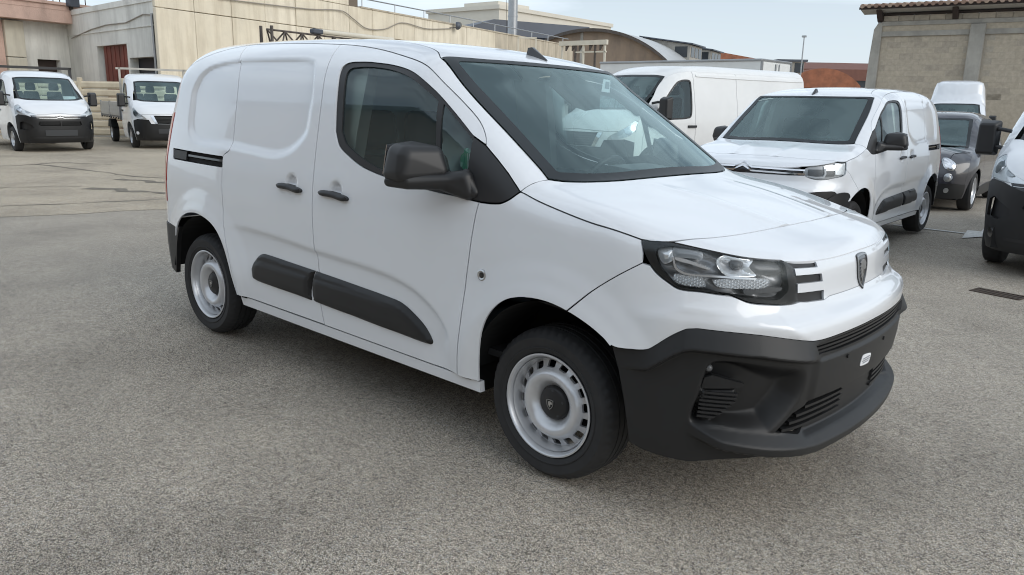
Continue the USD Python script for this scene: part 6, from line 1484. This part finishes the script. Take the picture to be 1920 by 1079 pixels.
# ------------------------------------------------------------------ ground: one gently rising sheet, an older paler patch laid over it, markings and a drain
def asphalt(name, dark, mid, light, warm, scale, big=.35, bumpd=.004):
    mat(name, {'tc': ('texture_coordinate', {}),
               'v': ('voronoi_texture', {'scale': scale, 'randomness': 1.0}),
               'vr': ('separate_color', {}),
               'r': ('rgb_ramp', {'ramp': [(0, dark), (.30, mid), (.62, mid), (.86, light), (1, tuple(min(.62, c * 1.35) for c in light))]}),
               'e': ('rgb_ramp', {'ramp': [(.32, (1, 1, 1)), (.66, (.34, .33, .32))]}),
               'm1': ('mix', {'mix_type': 'multiply', 'fac': 1.0}),
               'n': ('noise_texture', {'scale': .55, 'detail': 7.0, 'roughness': .62}),
               'nr': ('rgb_ramp', {'ramp': [(.28, (1 - big,) * 3), (.50, (1, 1, 1)), (.74, tuple(1 + big * .55 * w for w in warm))]}),
               'm2': ('mix', {'mix_type': 'multiply', 'fac': 1.0}),
               'n2': ('noise_texture', {'scale': 38.0, 'detail': 5.0, 'roughness': .7}),
               'n2r': ('rgb_ramp', {'ramp': [(.3, (.68, .68, .68)), (.7, (1.26, 1.25, 1.22))]}),
               'm3': ('mix', {'mix_type': 'multiply', 'fac': 1.0}),
               'b': ('bump', {'distance': bumpd, 'strength': .8, 'invert': True}),
               'p': ('principled_bsdf', {'roughness': .82, 'specular_ior_level': .35})},
        [('tc.object', 'v.vector'), ('tc.object', 'n.vector'), ('tc.object', 'n2.vector'), ('v.color', 'vr.color'), ('vr.r', 'r.fac'), ('v.distance', 'e.fac'),
         ('r.color', 'm1.color1'), ('e.color', 'm1.color2'), ('n.fac', 'nr.fac'), ('m1.color', 'm2.color1'), ('nr.color', 'm2.color2'),
         ('n2.fac', 'n2r.fac'), ('m2.color', 'm3.color1'), ('n2r.color', 'm3.color2'), ('m3.color', 'p.base_color'), ('v.distance', 'b.height'), ('b.normal', 'p.normal')], 'p.BSDF')
asphalt('asphalt', (.075, .068, .058), (.60, .535, .45), (.82, .75, .65), (1.0, .98, .95), 230.0)
asphalt('asphalt_old', (.27, .232, .18), (.67, .575, .445), (.80, .705, .56), (1.0, .97, .92), 90.0, big=.30)
plain('crack', (.11, .098, .082), .95)
plain('patch_dark', (.17, .15, .12), .95, vary=.4, vscale=14)
plain('line_paint', (.55, .55, .53), .7, vary=.25, vscale=25)
plain('drain_iron', (.055, .04, .03), .8, vary=.3, vscale=30)

def sheet(pg, z, h):
    P, T, _ = tri_fill(pg, h); return np.column_stack([P, ground_z(P[:, 0], P[:, 1]) + z]), T
xs = np.concatenate([np.linspace(-260, -16, 30), np.linspace(-14, 12, 66), np.linspace(14, 160, 20)]); ys = np.concatenate([np.linspace(-160, -14, 20), np.linspace(-12, 12, 61), np.linspace(14, 320, 40)])
X, Y = np.meshgrid(xs, ys); Z = ground_z(X, Y)
n, m_ = X.shape; i, j = np.meshgrid(np.arange(n - 1), np.arange(m_ - 1), indexing='ij'); a = (i * m_ + j).ravel()
gv = np.stack([X.ravel(), Y.ravel(), Z.ravel()], -1); gf = np.vstack([np.stack([a, a + 1, a + m_ + 1], -1), np.stack([a, a + m_ + 1, a + m_], -1)])
obj('ground', (gv, gf), 'asphalt', smooth=True, kind='structure')
rg_ = np.random.default_rng(11)
def ragged(pts, amp, step):
    p = np.asarray(pts, float); out = []
    for a, b in zip(p[:-1], p[1:]):
        k = max(2, int(np.linalg.norm(b - a) / step)); t = np.arange(k) / k
        q = a + (b - a) * t[:, None]; nn = np.array([-(b - a)[1], (b - a)[0]]) / np.linalg.norm(b - a)
        out.append(q + nn * (rg_.normal(0, amp, k)[:, None]))
    return np.vstack(out + [p[-1:]])
edge_ = ragged(OLD_EDGE, .05, .35)
old = Polygon(np.vstack([edge_, [(-9, 18), (-16, 60), (-70, 60), (-70, -40), OLD_EDGE[0] + np.array([-6, -8])]])).buffer(0)
obj('old_asphalt', sheet(old, .004, 1.4), 'asphalt_old', kind='structure')
def crack(pts, w):
    c = ragged(pts, w * 1.4, .22); ws = np.maximum(.25, 1 + rg_.normal(0, .5, len(c))) * w
    nn = np.gradient(c, axis=0); nn = np.stack([-nn[:, 1], nn[:, 0]], -1) / (np.linalg.norm(nn, axis=1, keepdims=True) + 1e-9)
    L_, R_ = c + nn * ws[:, None], c - nn * ws[:, None]; k = len(c); i = np.arange(k - 1)
    v = np.vstack([L_, R_]); v = np.column_stack([v, ground_z(v[:, 0], v[:, 1]) + .008])
    return v, np.vstack([np.stack([i, i + k, i + k + 1], -1), np.stack([i, i + k + 1, i + 1], -1)])
for k, (pts, w) in enumerate(CRACKS): obj('pavement_crack', crack(pts, w), 'patch_dark' if w > .05 else 'crack', kind='structure')
ln = obj('painted_line', (np.column_stack([q := np.array([(-1.35, 8.56), (-.10, 8.49), (-.10, 8.57), (-1.35, 8.64)]), ground_z(q[:, 0], q[:, 1]) + .008]), np.array([[0, 1, 2], [0, 2, 3]])), 'line_paint', kind='structure')
aw = Polygon([(-.36, 8.05), (-.12, 8.50), (.02, 8.98), (-.10, 8.93), (-.20, 9.5), (-.36, 9.5), (-.30, 8.86), (-.46, 8.83)])
obj('painted_arrow', sheet(aw.buffer(0), .012, .3), 'line_paint', kind='structure')
dg = thing('drain_cover', 'rusty rectangular drain grate sunk in the asphalt, right of the foreground van', 'drain', (.63, 4.83, float(ground_z(.63, 4.83))), -12)
fr_ = obj('frame', join(bx(-.21, .21, -.10, -.08, .001, .010), bx(-.21, .21, .08, .10, .001, .010), bx(-.21, -.19, -.08, .08, .001, .010), bx(.19, .21, -.08, .08, .001, .010)), 'drain_iron', dg)
obj('sump', bx(-.19, .19, -.08, .08, .0005, .003), 'void_black', dg)
for k in range(9): obj('bar', bx(-.175 + .04 * k, -.155 + .04 * k, -.08, .08, .003, .009), 'drain_iron', dg)
